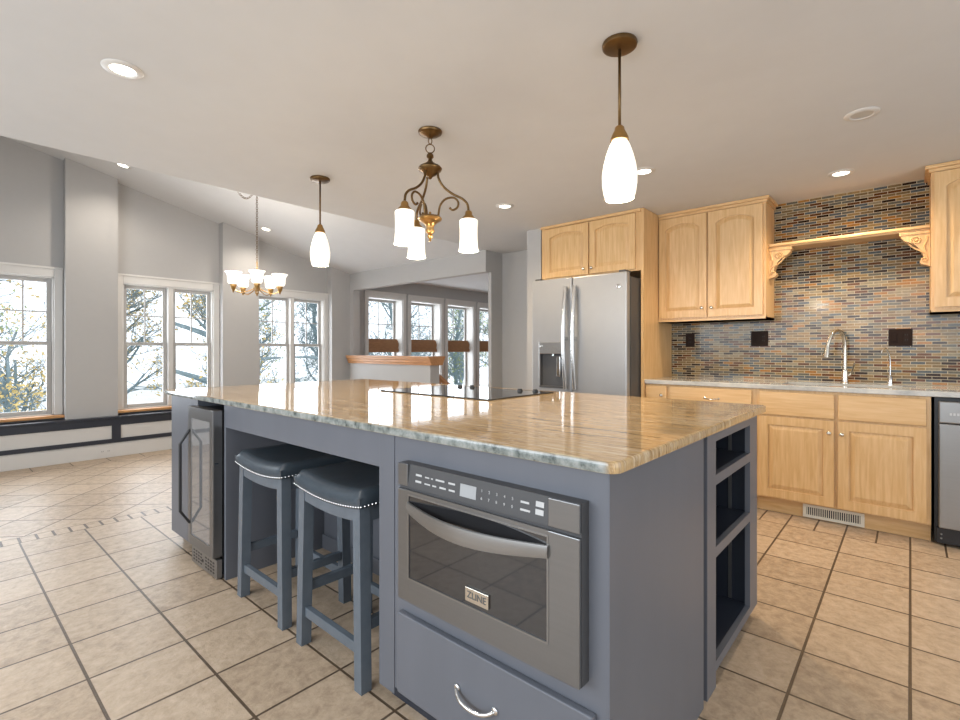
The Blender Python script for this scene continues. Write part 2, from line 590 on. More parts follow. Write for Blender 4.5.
# window wall with its openings
def wall_with_holes(name, x0, x1, z0, z1, y0, y1, holes, mat):
    b = MB()
    xs = x0
    for hx0, hx1, hz0, hz1 in holes:
        if hx0 > xs:
            b.box(xs, hx0, y0, y1, z0, z1)
        b.box(hx0, hx1, y0, y1, z0, hz0)
        b.box(hx0, hx1, y0, y1, hz1, z1)
        xs = hx1
    b.box(xs, x1, y0, y1, z0, z1)
    return struct(b.build(name, mat))
W = [(-0.055, 0.925), (1.53, 2.51), (3.085, 4.11)]
WZ0, WZ1 = 0.50, 1.965
wall_with_holes('wall_far', XL, 4.5, 0, 4.1, YN, YN + 0.14, [(a, c, WZ0, WZ1) for a, c in W], M['wall'])
FW = [(4.945, 5.69), (5.88, 6.64), (6.82, 7.58), (7.76, 8.5)]
wall_with_holes('wall_stair', 4.5, 9.2, 0, 2.5, YN, YN + 0.26, [(a, c, 0.30, 2.09) for a, c in FW], M['wall'])
# pillars between the windows
for k, (a, c) in enumerate(((-0.62, -0.13), (1.0, 1.458), (2.58, 3.05), (4.18, 4.5))):
    bz = MB()
    bz.loft([(a, YP, 0), (c, YP, 0), (c, YN, 0), (a, YN, 0)], [(a, YP, zs(a) + .02), (c, YP, zs(c) + .02), (c, YN, zs(c) + .02), (a, YN, zs(a) + .02)])
    struct(bz.build('wall_pillar', M['wall']))
# low panelled wainscot along the window wall
struct(MB().box(XL, 4.45, 6.675, YP - .001, 0, 0.43).build('baseboard_far', M['trim']))
struct(MB().box(XL, 4.45, 6.665, 6.675, 0, 0.145, 0.003).build('baseboard_far', M['trim']))
b = MB()
b.box(XL, 4.45, 6.66, 6.674, 0.35, 0.43)
b.box(XL, 4.45, 6.64, YN, 0.43, 0.452, 0.004)
b.box(XL, 4.45, 6.66, 6.674, 0.158, 0.203)
for x in (-0.75, 1.39, 2.62, 3.9):
    b.box(x, x + 0.082, 6.659, 6.674, 0.19, 0.36)
struct(b.build('trim_1', M['navy_dark']))

def window(n, x0, x1, z0, z1, yin, depth, units, casing=0.07, sill=True, mun=True):
    root = struct_root('window_%d' % n, ((x0 + x1) / 2, yin, z0))
    b = MB()                                             # casing on the room side
    b.box(x0 - casing, x0, yin - 0.022, yin, z0, z1 + casing + .03, 0.004)
    b.box(x1, x1 + casing, yin - 0.022, yin, z0, z1 + casing + .03, 0.004)
    b.box(x0, x1, yin - 0.022, yin, z1, z1 + casing + .03, 0.004)
    b.box(x0 - casing, x1 + casing, yin - 0.032, yin, z1 + casing + .012, z1 + casing + .035, 0.003)
    b.build('casing', M['trim'], root)
    ys = yin + depth                                     # sash plane
    b = MB()                                             # jamb liner
    b.box(x0, x0 + 0.012, yin, ys + .05, z0, z1)
    b.box(x1 - 0.012, x1, yin, ys + .05, z0, z1)
    b.box(x0, x1, yin, ys + .05, z1 - 0.012, z1)
    b.box(x0, x1, yin, ys + .05, z0, z0 + 0.012)
    b.build('window_frame', M['trim'], root)
    if sill:
        MB().box(x0 - casing - 0.02, x1 + casing + 0.02, yin - 0.09, yin + depth, z0 - 0.03, z0, 0.006).build('window_sill', M['oak'], root)
    wu = (x1 - x0 - 0.024) / units
    zm = z0 + (z1 - z0) * 0.52
    for k in range(units):
        a = x0 + 0.012 + k * wu
        c = a + wu
        m = 0.028 if units > 1 else 0.0
        la, lc = (a, c - m) if k == 0 and units > 1 else ((a + m, c) if units > 1 else (a, c))
        if units > 1 and k == 0:
            MB().box(c - m, c + m, yin - 0.01, ys + 0.05, z0 + .012, z1 - .012, 0.003).build('mullion', M['trim'], root)
        for (za, zb, yo, up) in ((z0 + .012, zm + .02, 0.0, False), (zm - .02, z1 - .012, 0.026, True)):
            s = 0.042
            f = MB()
            f.box(la, la + s, ys + yo, ys + yo + .024, za, zb, 0.003)
            f.box(lc - s, lc, ys + yo, ys + yo + .024, za, zb, 0.003)
            f.box(la + s, lc - s, ys + yo, ys + yo + .024, za, za + (s if not up else 0.036), 0.003)
            f.box(la + s, lc - s, ys + yo, ys + yo + .024, zb - (s if up else 0.036), zb, 0.003)
            so = f.build('sash', M['sash'], root)
            if up and mun:
                g = MB()
                xm, zc = (la + lc) / 2, (za + zb) / 2
                g.box(xm - .007, xm + .007, ys + yo + .006, ys + yo + .018, za + .03, zb - .03)
                g.box(la + .03, lc - .03, ys + yo + .0065, ys + yo + .0175, zc - .007, zc + .007)
                g.build('muntin', M['sash'], so)
            MB().box(la + s - .004, lc - s + .004, ys + yo + .010, ys + yo + .014, za + .03, zb - .03).build('pane', M['pane'], so)
    return root
for k, (a, c) in enumerate(W):
    window(k + 1, a, c, WZ0, WZ1, YN, 0.035, 2)
for k, (a, c) in enumerate(FW):
    window(k + 4, a, c, 0.30, 2.09, YN, 0.17, 1, casing=0.072, sill=False)

# wall with the wide opening towards the stair hall
b = MB()
b.box(4.5, 4.605, YE, YN, 2.14, 2.52)
b.box(4.5, 4.62, 6.62, YN, 0, 2.14)
b.box(4.605, 4.95, YE, YE + .05, 0, 2.52)
struct(b.build('wall_opening', M['wall']))
struct(MB().box(4.82, 4.95, 2.93, YE, 0, ZC).build('wall_passage', M['wall']))
struct(MB().box(4.06, 4.82, 2.76, 2.93, 0, ZC).build('wall_stub', M['wall']))
struct(MB().box(4.70, 4.95, YB, 2.76, 0, ZC).build('wall_right', M['wall']))
struct(MB().box(9.2, 9.3, YE, 7.15, 0, 2.5).build('wall_stair', M['wall']))
struct(MB().box(4.95, 9.2, YE, YE + .1, 0, 2.5).build('wall_stair', M['wall']))
# unseen sides behind the camera, with wide openings added to let daylight in
b = MB()
b.box(XL - .12, XL, YB, -0.9, 0, 4.1); b.box(XL - .12, XL, 4.1, YN + .14, 0, 4.1); b.box(XL - .12, XL, -0.9, 4.1, 0, 0.3); b.box(XL - .12, XL, -0.9, 4.1, 2.36, 4.1)
struct(b.build('wall_left', M['wall']))
b = MB()
b.box(XL, -1.1, YB - .12, YB, 0, ZC); b.box(3.5, 4.95, YB - .12, YB, 0, ZC); b.box(-1.1, 3.5, YB - .12, YB, 2.3, ZC); b.box(-1.1, 3.5, YB - .12, YB, 0, 0.3)
struct(b.build('wall_rear', M['wall']))

# half wall at the stairs with its oak cap
struct(MB().box(4.45, 4.62, 4.79, 6.62, 0, 0.99).build('wall_half', M['wall']))
prof = [(4.43, .985), (4.64, .985), (4.645, 1.01), (4.655, 1.02), (4.66, 1.05), (4.675, 1.06), (4.68, 1.085), (4.69, 1.09), (4.69, 1.105), (4.38, 1.105), (4.38, 1.09), (4.39, 1.085), (4.395, 1.06), (4.41, 1.05), (4.415, 1.02), (4.425, 1.01)]
tag(MB().prism_y(prof, 4.745, 6.655).build('half_wall_cap', M['oak_y']), 'reddish oak moulded cap on top of the white half wall by the stairs', 'ledge')
hr = thing('stair_handrail', 'sloping brown wooden stair handrail beside the end of the half wall', 'handrail', (4.78, 4.5, 0))
b = MB()
b.hexa([(4.75, 5.02, .82), (4.81, 5.02, .82), (4.81, 5.02, .875), (4.75, 5.02, .875), (4.75, 4.28, .365), (4.81, 4.28, .365), (4.81, 4.28, .42), (4.75, 4.28, .42)])
b.build('rail', M['oak_y'], hr)
for y in (4.95, 4.35):
    MB().box(4.765, 4.795, y - .015, y + .015, 0, .83 - (5.02 - y) * .615).build('post', M['oak_y'], hr)

# woven shades in the stair hall windows
ws = ['leftmost of four above half wall cap', 'second from left above half wall cap', 'third from left, right of half wall', 'rightmost, by the white passage wall']
for k, (a, c) in enumerate(FW):
    t = thing('woven_shade', 'folded brown woven shade on stair hall window, ' + ws[k], 'window shade', ((a + c) / 2, YN + .1, 1.15), 'woven shades in the stair hall')
    b = MB()
    b.box(a + .013, c - .013, YN + .135, YN + .165, 1.36, 1.385, .003)
    b.build('head_rail', M['woven'], t)
    b = MB()
    for j in range(3):
        b.box(a + .014, c - .014, YN + .108 - .008 * j, YN + .160, 1.15 + .012 + .045 * j, 1.36 - .0 if j == 0 else 1.22 + .05 * j, .004)
    b.box(a + .014, c - .014, YN + .086, YN + .150, 1.15, 1.212, .006)
    b.build('woven_fold', M['woven'], t)

# ================================================================== SINK WALL
XW = 4.70
struct(MB().box(4.686, XW - .0005, -1.4, 1.70, 0.94, ZC).build('backsplash', M['mosaic']))

def arch_poly(y0, y1, z0, z1, h, n=18):
    """panel outline (y, z), its top a cathedral arch of rise h; counter-clockwise"""
    pts = [(y0, z0), (y1, z0)]
    if not h:
        return pts + [(y1, z1), (y0, z1)]
    for k in range(n + 1):
        t = k / n
        e = min(max((t - .10) / .80, 0), 1)
        f = math.sin(PI * t) ** 0.8 if 0 < t < 1 else 0
        pts.append((y1 + (y0 - y1) * t, z1 - h + h * f))
    return pts

def rect_like(y0, y1, z0, z1, n):
    pts = [(y0, z0), (y1, z0)]
    if n == 4:
        return pts + [(y1, z1), (y0, z1)]
    m = n - 3
    return pts + [(y1 + (y0 - y1) * k / m, z1) for k in range(m + 1)]

def panel_door(parent, y0, y1, z0, z1, xf, arch=0.0, st=0.058, knob=None, mat='maple', name='door'):
    """raised-panel door facing -X, front at xf"""
    b = MB()
    inner = arch_poly(y0 + st, y1 - st, z0 + st, z1 - st, arch)
    outer = rect_like(y0, y1, z0, z1, len(inner))
    b.frame_x(outer, inner, xf, xf + .019)
    b.prism_x(rect_like(y0 + .01, y1 - .01, z0 + .01, z1 - .01, 4), xf + .0125, xf + .0185)
    d = b.build(name, M[mat], parent)
    p = MB()
    cy, cz = (y0 + y1) / 2, (z0 + z1) / 2
    g = 0.006
    o2 = arch_poly(y0 + st + g, y1 - st - g, z0 + st + g, z1 - st - g, arch)
    i2 = arch_poly(y0 + st + .034, y1 - st - .034, z0 + st + .034, z1 - st - .034, arch * .85)
    p.loft([(xf + .0122, y, z) for y, z in o2], [(xf + .002, y, z) for y, z in i2])
    p.build('raised_panel', M[mat], d)
    if knob:
        round_knob(d, xf, *knob)
    return d

def round_knob(parent, xf, y, z):
    b = MB()
    prof = [(.004, 0), (.006, .002), (.005, .012), (.011, .016), (.014, .021), (.013, .026), (.007, .029), (0, .030)]
    b.lathe(prof, 0, 0, 0, 16)
    for v in b.bm.verts:
        v.co = Vector((xf - v.co.z, y + v.co.x, z + v.co.y))
    return b.build('knob', M['nickel'], parent, smooth=60)

def slab_front(parent, y0, y1, z0, z1, xf, name='drawer', mat='maple_h'):
    return MB().box(xf, xf + .019, y0, y1, z0, z1, .005, 2).build(name, M[mat], parent)

XF = 4.06       # door fronts
XC = 4.08       # face frames
# narrow drawer cabinet by the tall panel
cab = thing('base_cabinet', 'narrow maple base cabinet with one knob, between tall fridge panel and drawer cabinet', 'cabinet', (4.38, 1.6, 0))
MB().box(XC, 4.685, 1.503, 1.697, .115, .905).build('cabinet_box', M['maple'], cab)
MB().box(4.15, 4.68, 1.503, 1.697, 0, .114).build('toe_kick', M['maple_h'], cab)
d = slab_front(cab, 1.515, 1.692, .755, .893, XF)
round_knob(d, XF, 1.552, .815)
panel_door(cab, 1.515, 1.692, .13, .735, XF, knob=(1.54, .68), st=.045)
# drawer cabinet
cab = thing('base_cabinet', 'maple drawer cabinet with curved bar pull, left of the sink cabinet', 'cabinet', (4.38, 1.18, 0))
MB().box(XC, 4.685, .862, 1.502, .115, .905).build('cabinet_box', M['maple'], cab)
MB().box(4.15, 4.68, .862, 1.502, 0, .114).build('toe_kick', M['maple_h'], cab)
def bow_pull(parent, xf, y, z, w=.10, mat='nickel'):
    p = smooth_path([(xf, y - w / 2, z), (xf - .02, y - w / 2 + .006, z), (xf - .03, y - w * .2, z - .003), (xf - .032, y, z - .004), (xf - .03, y + w * .2, z - .003), (xf - .02, y + w / 2 - .006, z), (xf, y + w / 2, z)])
    b = MB().tube(p, .0052, 10)
    for s in (-1, 1):
        b.ball((xf - .002, y + s * w / 2, z), .010, 10, 6, (.4, 1, 1))
    return b.build('pull', M[mat], parent, smooth=True)
for k, (za, zb) in enumerate(((.755, .893), (.455, .735), (.13, .435))):
    d = slab_front(cab, .885, 1.490, za, zb, XF)
    bow_pull(d, XF, 1.165, (za + zb) / 2 - .012)
# sink cabinet
cab = thing('sink_cabinet', 'pale maple sink base cabinet with two raised panel doors below the faucet', 'cabinet', (4.38, .38, 0))
b = MB()
b.box(XC, 4.10, -.095, .861, .115, .905)
b.box(4.10, 4.685, -.095, -.077, .115, .905)
b.box(4.10, 4.685, .843, .861, .115, .905)
b.box(4.10, 4.685, -.077, .843, .115, .133)
b.box(4.667, 4.685, -.077, .843, .133, .905)
b.build('cabinet_box', M['maple'], cab)
MB().box(4.15, 4.68, -.095, .861, 0, .114).build('toe_kick', M['maple_h'], cab)
slab_front(cab, .386, .838, .722, .889, XF, 'false_drawer_front')
slab_front(cab, -.074, .366, .722, .889, XF, 'false_drawer_front')
panel_door(cab, .388, .838, .128, .710, XF, knob=(.415, .628))
panel_door(cab, -.074, .366, .128, .710, XF, knob=(.345, .625))
# floor register set in the toe kick
t = thing('floor_register', 'cream slotted air register set in the toe kick under the sink cabinet', 'vent', (4.145, .4, .05))
ya, yb, za, zb = .23, .576, .006, .098
b = MB()
b.box(4.138, 4.1495, ya, yb, za, za + .018, .002); b.box(4.138, 4.1495, ya, yb, zb - .018, zb, .002)
b.box(4.138, 4.1495, ya, ya + .022, za + .018, zb - .018, .002); b.box(4.138, 4.1495, yb - .022, yb, za + .018, zb - .018, .002)
b.build('register_frame', M['vent'], t)
MB().box(4.147, 4.1497, ya + .02, yb - .02, za + .016, zb - .016).build('register_back', M['black'], t)
b = MB()
for k in range(25):
    y = ya + .022 + (yb - ya - .044) * (k + .5) / 25
    b.box(4.142, 4.147, y - .0024, y + .0024, za + .018, zb - .018)
b.build('louver', M['vent'], t)
# dishwasher
t = thing('dishwasher', 'stainless steel dishwasher to the right of the sink cabinet', 'dishwasher', (4.38, -.4, 0))
MB().box(4.10, 4.68, -.71, -.11, .02, .90).build('tub', M['black'], t)
d = MB().box(4.045, 4.099, -.705, -.128, .118, .748, .006).build('door', M['steel'], t)
p = MB().box(4.035, 4.099, -.705, -.128, .752, .882, .006).build('control_panel', M['steel'], t)
b = MB()
for k in range(3):
    b.box(4.0342, 4.0352, -.185 - k * .016, -.175 - k * .016, .80, .815)
b.build('badge', M['print'], p)
k_ = MB().box(4.075, 4.099, -.705, -.118, .02, .112, .003).build('kick_plate', M['black'], t)
b = MB()
for z in (.05, .075):
    b.ball((4.075, -.14, z), .006)
b.build('screw', M['steel'], k_)
# countertop with a cut-out for the sink
b = MB()
HX0, HX1, HY0, HY1 = 4.17, 4.50, .04, .72
b.box(4.05, HX0, -.72, 1.698, .906, .94, .004)
b.box(HX1, 4.685, -.72, 1.698, .906, .94)
b.box(HX0, HX1, -.72, HY0, .906, .94)
b.box(HX0, HX1, HY1, 1.698, .906, .94)
tag(b.build('sink_countertop', M['granite_pale']), 'pale polished granite countertop along the tiled sink wall', 'countertop')
b = MB()
b.box(HX0 + .004, HX1 - .004, HY0 + .004, HY1 - .004, .715, .72)
b.box(HX0 + .002, HX0 + .006, HY0 + .002, HY1 - .002, .715, .9055); b.box(HX1 - .006, HX1 - .002, HY0 + .002, HY1 - .002, .715, .9055)
b.box(HX0 + .006, HX1 - .006, HY0 + .002, HY0 + .006, .715, .9055); b.box(HX0 + .006, HX1 - .006, HY1 - .006, HY1 - .002, .715, .9055)
tag(b.build('sink_basin', M['steel']), 'undermount steel sink basin set into the pale granite counter', 'sink')
# main faucet
t = thing('gooseneck_faucet', 'tall brushed nickel gooseneck faucet behind the sink', 'faucet', (4.57, .37, .94))
MB().lathe([(0, 0), (.027, 0), (.027, .006), (.021, .012), (.019, .09), (.017, .10), (.0, .10)], 4.57, .37, .94, 20).build('base', M['nickel'], t, smooth=40)
pts = smooth_path([(4.57, .37, 1.035), (4.568, .37, 1.16), (4.560, .372, 1.25), (4.535, .383, 1.315), (4.495, .405, 1.335), (4.455, .432, 1.315), (4.432, .452, 1.265), (4.424, .462, 1.215)], 8)
MB().tube(pts, .0125, 14).build('spout', M['nickel'], t, smooth=True)
MB().tube([(4.4245, .4615, 1.222), (4.422, .464, 1.20), (4.417, .468, 1.16), (4.414, .471, 1.135)], [.0135, .015, .020, .022], 16).build('spray_head', M['nickel'], t, smooth=50)
b = MB().tube(smooth_path([(4.57, .352, 1.0), (4.568, .335, 1.01), (4.555, .32, 1.05), (4.54, .312, 1.09)]), [.008] * 6 + [.006] * 13, 10)
b.build('lever', M['nickel'], t, smooth=True)
# small filtered water tap
t = thing('filter_tap', 'small slender curved chrome water tap right of the tall faucet', 'faucet', (4.6, .11, .94))
MB().lathe([(0, 0), (.018, 0), (.018, .005), (.014, .008), (.013, .06), (.008, .066), (0, .066)], 4.6, .11, .94, 16).build('base', M['chrome'], t, smooth=40)
MB().tube(smooth_path([(4.6, .11, 1.0), (4.6, .11, 1.10), (4.592, .117, 1.16), (4.57, .135, 1.20), (4.548, .152, 1.19), (4.54, .158, 1.165)], 7), .0048, 10).build('spout', M['chrome'], t, smooth=True)
MB().box(4.592, 4.608, .118, .15, 1.0, 1.006, .002).build('lever', M['black'], t)

# outlets on the backsplash
def outlet(y0, y1, z0, z1, gangs, label):
    t = thing('outlet_plate', label, 'outlet', (4.686, (y0 + y1) / 2, (z0 + z1) / 2), 'bronze outlet plates on the mosaic backsplash')
    MB().box(4.679, 4.6858, y0, y1, z0, z1, .003).build('cover_plate', M['bronze'], t)
    gw = (y1 - y0) / gangs
    for g in range(gangs):
        cy, cz = y0 + gw * (g + .5), (z0 + z1) / 2
        r = MB().box(4.6765, 4.679, cy - .017, cy + .017, cz - .034, cz + .034, .001).build('receptacle', M['bronze'], t)
        if gangs == 1 or g == 0:
            for zz in (-.018, .018):
                for dy in (-.0065, .0065):
                    MB().box(4.6758, 4.6766, cy + dy - .0015, cy + dy + .0015, cz + zz - .005, cz + zz + .006).build('slot', M['black'], r)
        else:
            MB().box(4.673, 4.6766, cy - .012, cy + .012, cz - .028, cz + .028, .001).build('rocker_switch', M['bronze'], r)
outlet(1.489, 1.569, 1.218, 1.344, 1, 'narrow dark bronze outlet plate on the tiles nearest the fridge panel')
outlet(.896, 1.026, 1.222, 1.350, 2, 'double dark bronze outlet plate under the right end of the two door cabinet')
outlet(-.011, .121, 1.219, 1.344, 2, 'double dark bronze outlet plate above the small tap, right of the faucet')

# upper cabinets
XU = 4.35
def crown(parent, y0, y1, xf, zb, zt, left=True, right=True, x_back=4.69):
    """small stepped crown round the front and the exposed end(s)"""
    b = MB()
    b.box(xf - .012, xf + .02, y0 - (.012 if right else 0), y1, zb, (zb + zt) / 2, .003)
    b.box(xf - .028, xf + .02, y0 - (.028 if right else 0), y1, (zb + zt) / 2, zt, .004)
    if right:
        b.box(xf + .02, x_back, y0 - .012, y0, zb, (zb + zt) / 2)
        b.box(xf + .02, x_back, y0 - .028, y0, (zb + zt) / 2, zt)
    return b.build('crown_molding', M['maple_h'], parent)
cab = thing('wall_cabinet', 'honey maple wall cabinet with two arched doors, left of the sink', 'cabinet', (4.52, 1.28, 1.44))
MB().box(XU + .02, 4.685, .853, 1.698, 1.438, 2.397).build('cabinet_box', M['maple'], cab)
panel_door(cab, 1.288, 1.690, 1.470, 2.345, XU, arch=.042, knob=(1.322, 1.545))
panel_door(cab, .872, 1.274, 1.470, 2.345, XU, arch=.042, knob=(1.246, 1.545))
crown(cab, .853, 1.698, XU + .018, 2.352, 2.398)
MB().box(XU + .006, 4.685, .853, 1.698, 1.438, 1.4385 + .016).build('bottom_rail', M['maple_h'], cab)
cab = thing('wall_cabinet', 'maple wall cabinet with arched door at the right edge, over the dishwasher', 'cabinet', (4.52, -.45, 1.44))
MB().box(XU + .02, 4.685, -.80, -.101, 1.438, 2.397).build('cabinet_box', M['maple'], cab)
panel_door(cab, -.445, -.116, 1.470, 2.345, XU, arch=.042, knob=(-.41, 1.545))
panel_door(cab, -.79, -.46, 1.470, 2.345, XU, arch=.042, knob=(-.495, 1.545))
b = MB()
b.box(XU + .006, XU + .036, -.80, -.089, 2.352, 2.374, .003); b.box(XU - .01, XU + .036, -.80, -.073, 2.374, 2.398, .004)
b.box(XU + .036, 4.685, -.101, -.089, 2.352, 2.374); b.box(XU + .036, 4.685, -.101, -.073, 2.374, 2.398)
b.build('crown_molding', M['maple_h'], cab)
MB().box(XU + .006, 4.685, -.80, -.101, 1.438, 1.454).build('bottom_rail', M['maple_h'], cab)

# shelf over the sink with its two carved corbels
t = thing('wall_shelf', 'long narrow maple shelf on carved corbels above the sink', 'shelf', (4.57, .376, 2.0))
b = MB()
b.box(4.46, 4.685, -.0995, .8515, 2.012, 2.034, .004)
b.box(4.475, 4.685, -.0995, .8515, 2.000, 2.012, .003)
b.build('shelf_board', M['maple_h'], t)
def corbel(y_wall, sgn):
    """scroll bracket; its profile lies in the wall plane, standing off the cabinet side at y_wall towards sgn"""
    P = lambda a, z: (y_wall + sgn * a, z)
    prof = [(0, 1.999), (.155, 1.999), (.155, 1.985), (.147, 1.975), (.147, 1.962), (.138, 1.952), (.130, 1.940), (.108, 1.930), (.080, 1.912), (.060, 1.888), (.046, 1.862), (.037, 1.838),
            (.032, 1.820), (.046, 1.808), (.053, 1.791), (.045, 1.776), (.026, 1.768), (0, 1.755)]
    b = MB().prism_x([P(a, z) for a, z in prof], 4.475, 4.555)
    b.box(4.468, 4.56, *sorted((y_wall, y_wall + sgn * .158)), 1.978, 1.9985, .003)
    c = b.build('corbel', M['maple'], t)
    b = MB()
    def spiral(cx, cz, r0, r1, turns, ph):
        n = 30
        return [(4.4745, y_wall + sgn * (cx + (r0 + (r1 - r0) * k / n) * math.cos(ph + turns * 2 * PI * k / n)), cz + (r0 + (r1 - r0) * k / n) * math.sin(ph + turns * 2 * PI * k / n)) for k in range(n + 1)]
    b.tube(spiral((.070), 1.936, .028, .006, 1.6, -.6), .0065, 6)
    b.tube(spiral(.028, 1.800, .017, .004, 1.3, .4), .005, 6)
    b.tube(smooth_path([(4.4745, y_wall + sgn * a, z) for a, z in ((.110, 1.918), (.080, 1.885), (.045, 1.86), (.020, 1.835), (.012, 1.80))]), .006, 6)
    b.tube(smooth_path([(4.4745, y_wall + sgn * a, z) for a, z in ((.014, 1.96), (.02, 1.92), (.03, 1.89), (.02, 1.86))]), .006, 6)
    b.ball((4.4745, y_wall + sgn * .07, 1.936), .008)
    b.build('carved_scroll', M['maple'], c, smooth=True)
corbel(.8515, -1)
corbel(-.0995, 1)

# tall panel and cabinet over the fridge
tp = MB().box(4.035, 4.685, 1.699, 1.722, 0, 2.397).build('tall_panel', M['maple'])
tag(tp, 'tall honey maple side panel standing between the fridge and the drawer cabinet', 'panel')
cab = thing('fridge_cabinet', 'maple cabinet with two small arched doors above the fridge', 'cabinet', (4.35, 2.23, 1.87))
MB().box(4.05, 4.685, 1.7225, 2.742, 1.872, 2.397).build('cabinet_box', M['maple'], cab)
panel_door(cab, 2.222, 2.690, 1.888, 2.362, 4.03, arch=.034, knob=(2.262, 1.937), st=.052)
panel_door(cab, 1.775, 2.206, 1.888, 2.362, 4.03, arch=.034, knob=(2.180, 1.937), st=.052)
MB().box(4.022, 4.05, 1.7225, 2.742, 2.372, 2.398, .003).build('crown_molding', M['maple_h'], cab)

# refrigerator
t = thing('refrigerator', 'slate grey french door refrigerator with ice and water dispenser', 'refrigerator', (4.15, 2.19, 0))
FX, FY0, FY1, FS, FT = 3.77, 1.728, 2.662, 2.236, 1.832
MB().box(3.86, 4.62, FY0 + .006, FY1 - .006, .02, 1.80, .004).build('case', M['slate_dark'], t)
MB().box(3.835, 3.86, FY0 + .012, FY1 - .012, .06, 1.795).build('gasket', M['black'], t)
rd = MB().box(FX, 3.835, FY0, FS - .003, .70, FT, .012, 3).build('right_door', M['slate'], t)
DY0, DY1, DZ0, DZ1 = 2.306, 2.58, .845, 1.262
b = MB()
b.box(FX, 3.835, FS + .003, DY0, .70, FT, .010); b.box(FX, 3.835, DY1, FY1, .70, FT, .010)
b.box(FX + .0002, 3.835, DY0 - .012, DY1 + .012, .70, DZ0); b.box(FX + .0002, 3.835, DY0 - .012, DY1 + .012, DZ1, FT - .0004)
b.box(3.825, 3.834, DY0, DY1, DZ0, DZ1)
ld = b.build('left_door', M['slate'], t)
MB().box(FX, 3.835, FY0, FY1, .06, .692, .012, 3).build('freezer_drawer', M['slate'], t)
b = MB().tube(smooth_path([(FX, FY0 + .10, .635), (FX - .045, FY0 + .11, .635), (FX - .055, (FY0 + FY1) / 2, .635), (FX - .045, FY1 - .11, .635), (FX, FY1 - .10, .635)]), .012, 12)
b.build('freezer_handle', M['steel'], t, smooth=True)
# dispenser
b = MB()
b.box(FX - .010, FX + .03, DY0, DY1, 1.155, DZ1, .004)
p = b.build('dispenser_panel', M['bright_steel'], ld)
b = MB()
b.box(FX + .012, 3.824, DY0, DY0 + .004, DZ0, 1.155); b.box(FX + .012, 3.824, DY1 - .004, DY1, DZ0, 1.155)
b.box(3.815, 3.8245, DY0, DY1, DZ0, 1.155); b.box(FX - .004, 3.815, DY0, DY1, DZ0, DZ0 + .018, .003)
b.build('dispenser_recess', M['slate_dark'], ld)
MB().box(FX + .02, FX + .045, 2.37, 2.41, .95, 1.135, .006).build('dispenser_paddle', M['chrome'], ld)
MB().lathe([(0, 0), (.012, 0), (.012, .02), (0, .02)], FX + .035, 2.45, 1.136, 14).build('water_nozzle', M['chrome'], ld)
b = MB()
b.ball((FX - .0105, 2.555, 1.225), .014, 14, 6, (.15, 1, 1))
b.build('dispenser_button', M['chrome'], ld)
for par, y, s in ((ld, FS + .050, 1), (rd, FS - .042, -1)):
    pts = [(FX - .028 - .036 * math.sin(PI * k / 24), y, .845 + .905 * k / 24) for k in range(25)]
    h = MB().tube(pts, .0185, 14)
    for z in (.865, 1.725, 1.29):
        h.box(FX - (.06 if abs(z - 1.29) < .01 else .034), FX + .001, y - .009, y + .009, z - .016, z + .016, .003)
    h.build('handle', M['bright_steel'], par, smooth=45)
b = MB()
b.tube([(FX - .001, 1.80 + .017 * math.cos(2 * PI * k / 20), 1.715 + .017 * math.sin(2 * PI * k / 20)) for k in range(20)], .0022, 6, True)
b.ball((FX - .0006, 1.80, 1.715), .015, 14, 6, (.06, 1, 1))
b.tube([(FX - .0018, 1.80 + .004 * math.sin(k * .8), 1.715 + .010 * math.cos(k * .55)) for k in range(12)], .0014, 5)
b.build('round_emblem', M['chrome'], rd, smooth=True)
for y in (FY0 + .05, FY1 - .05):
    MB().box(3.79, 3.90, y - .03, y + .03, 1.8005 if False else 1.833, 1.85, .004).build('hinge_cap', M['slate_dark'], t)

# ================================================================== ISLAND
IX0, IX1, IY0, IY1 = 1.008, 2.53, .487, 3.56
isl = thing('kitchen_island', 'navy painted kitchen island with knee space, microwave bay and open end shelves', 'island', (1.75, 2.0, 0))
FXI, EY = 1.035, .52
b = MB()                                   # microwave bay block and closed core
b.box(FXI, 1.70, EY, 1.366, .072, .9105)
b.box(1.62, 2.466, .90, 3.49, .072, .9105)
b.build('cabinet_box', M['navy'], isl)
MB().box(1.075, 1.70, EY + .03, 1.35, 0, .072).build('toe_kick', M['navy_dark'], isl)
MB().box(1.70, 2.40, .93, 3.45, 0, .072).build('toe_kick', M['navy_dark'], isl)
MB().box(FXI + .0006, 1.712, EY - .004, EY + .0, .0, .9105).build('end_panel', M['navy'], isl)
MB().box(FXI - .003, FXI + .0, 1.285, 1.366, .05, .9105, .001).build('stile', M['navy'], isl)
MB().box(FXI, FXI + .02, 1.366, 2.655, .79, .9105).build('apron', M['navy'], isl)
MB().box(FXI, 1.62, 2.655, 2.678, 0, .9105).build('divider_panel', M['navy'], isl)
MB().box(1.600, 1.62, 1.366, 2.655, 0, .9105).build('knee_panel', M['navy'], isl)
MB().box(1.585, 1.600, 1.366, 2.655, 0, .085, .004).build('knee_baseboard', M['navy'], isl)
# wine cooler bay: far pier and ceiling strip
b = MB()
b.box(FXI, 1.62, 3.045, 3.49, .06, .9105)
b.box(FXI + .03, 1.62, 2.678, 3.045, .902, .9105)
b.build('end_pier', M['navy'], isl)
MB().box(1.09, 1.62, 3.06, 3.46, 0, .06).build('toe_kick', M['navy_dark'], isl)
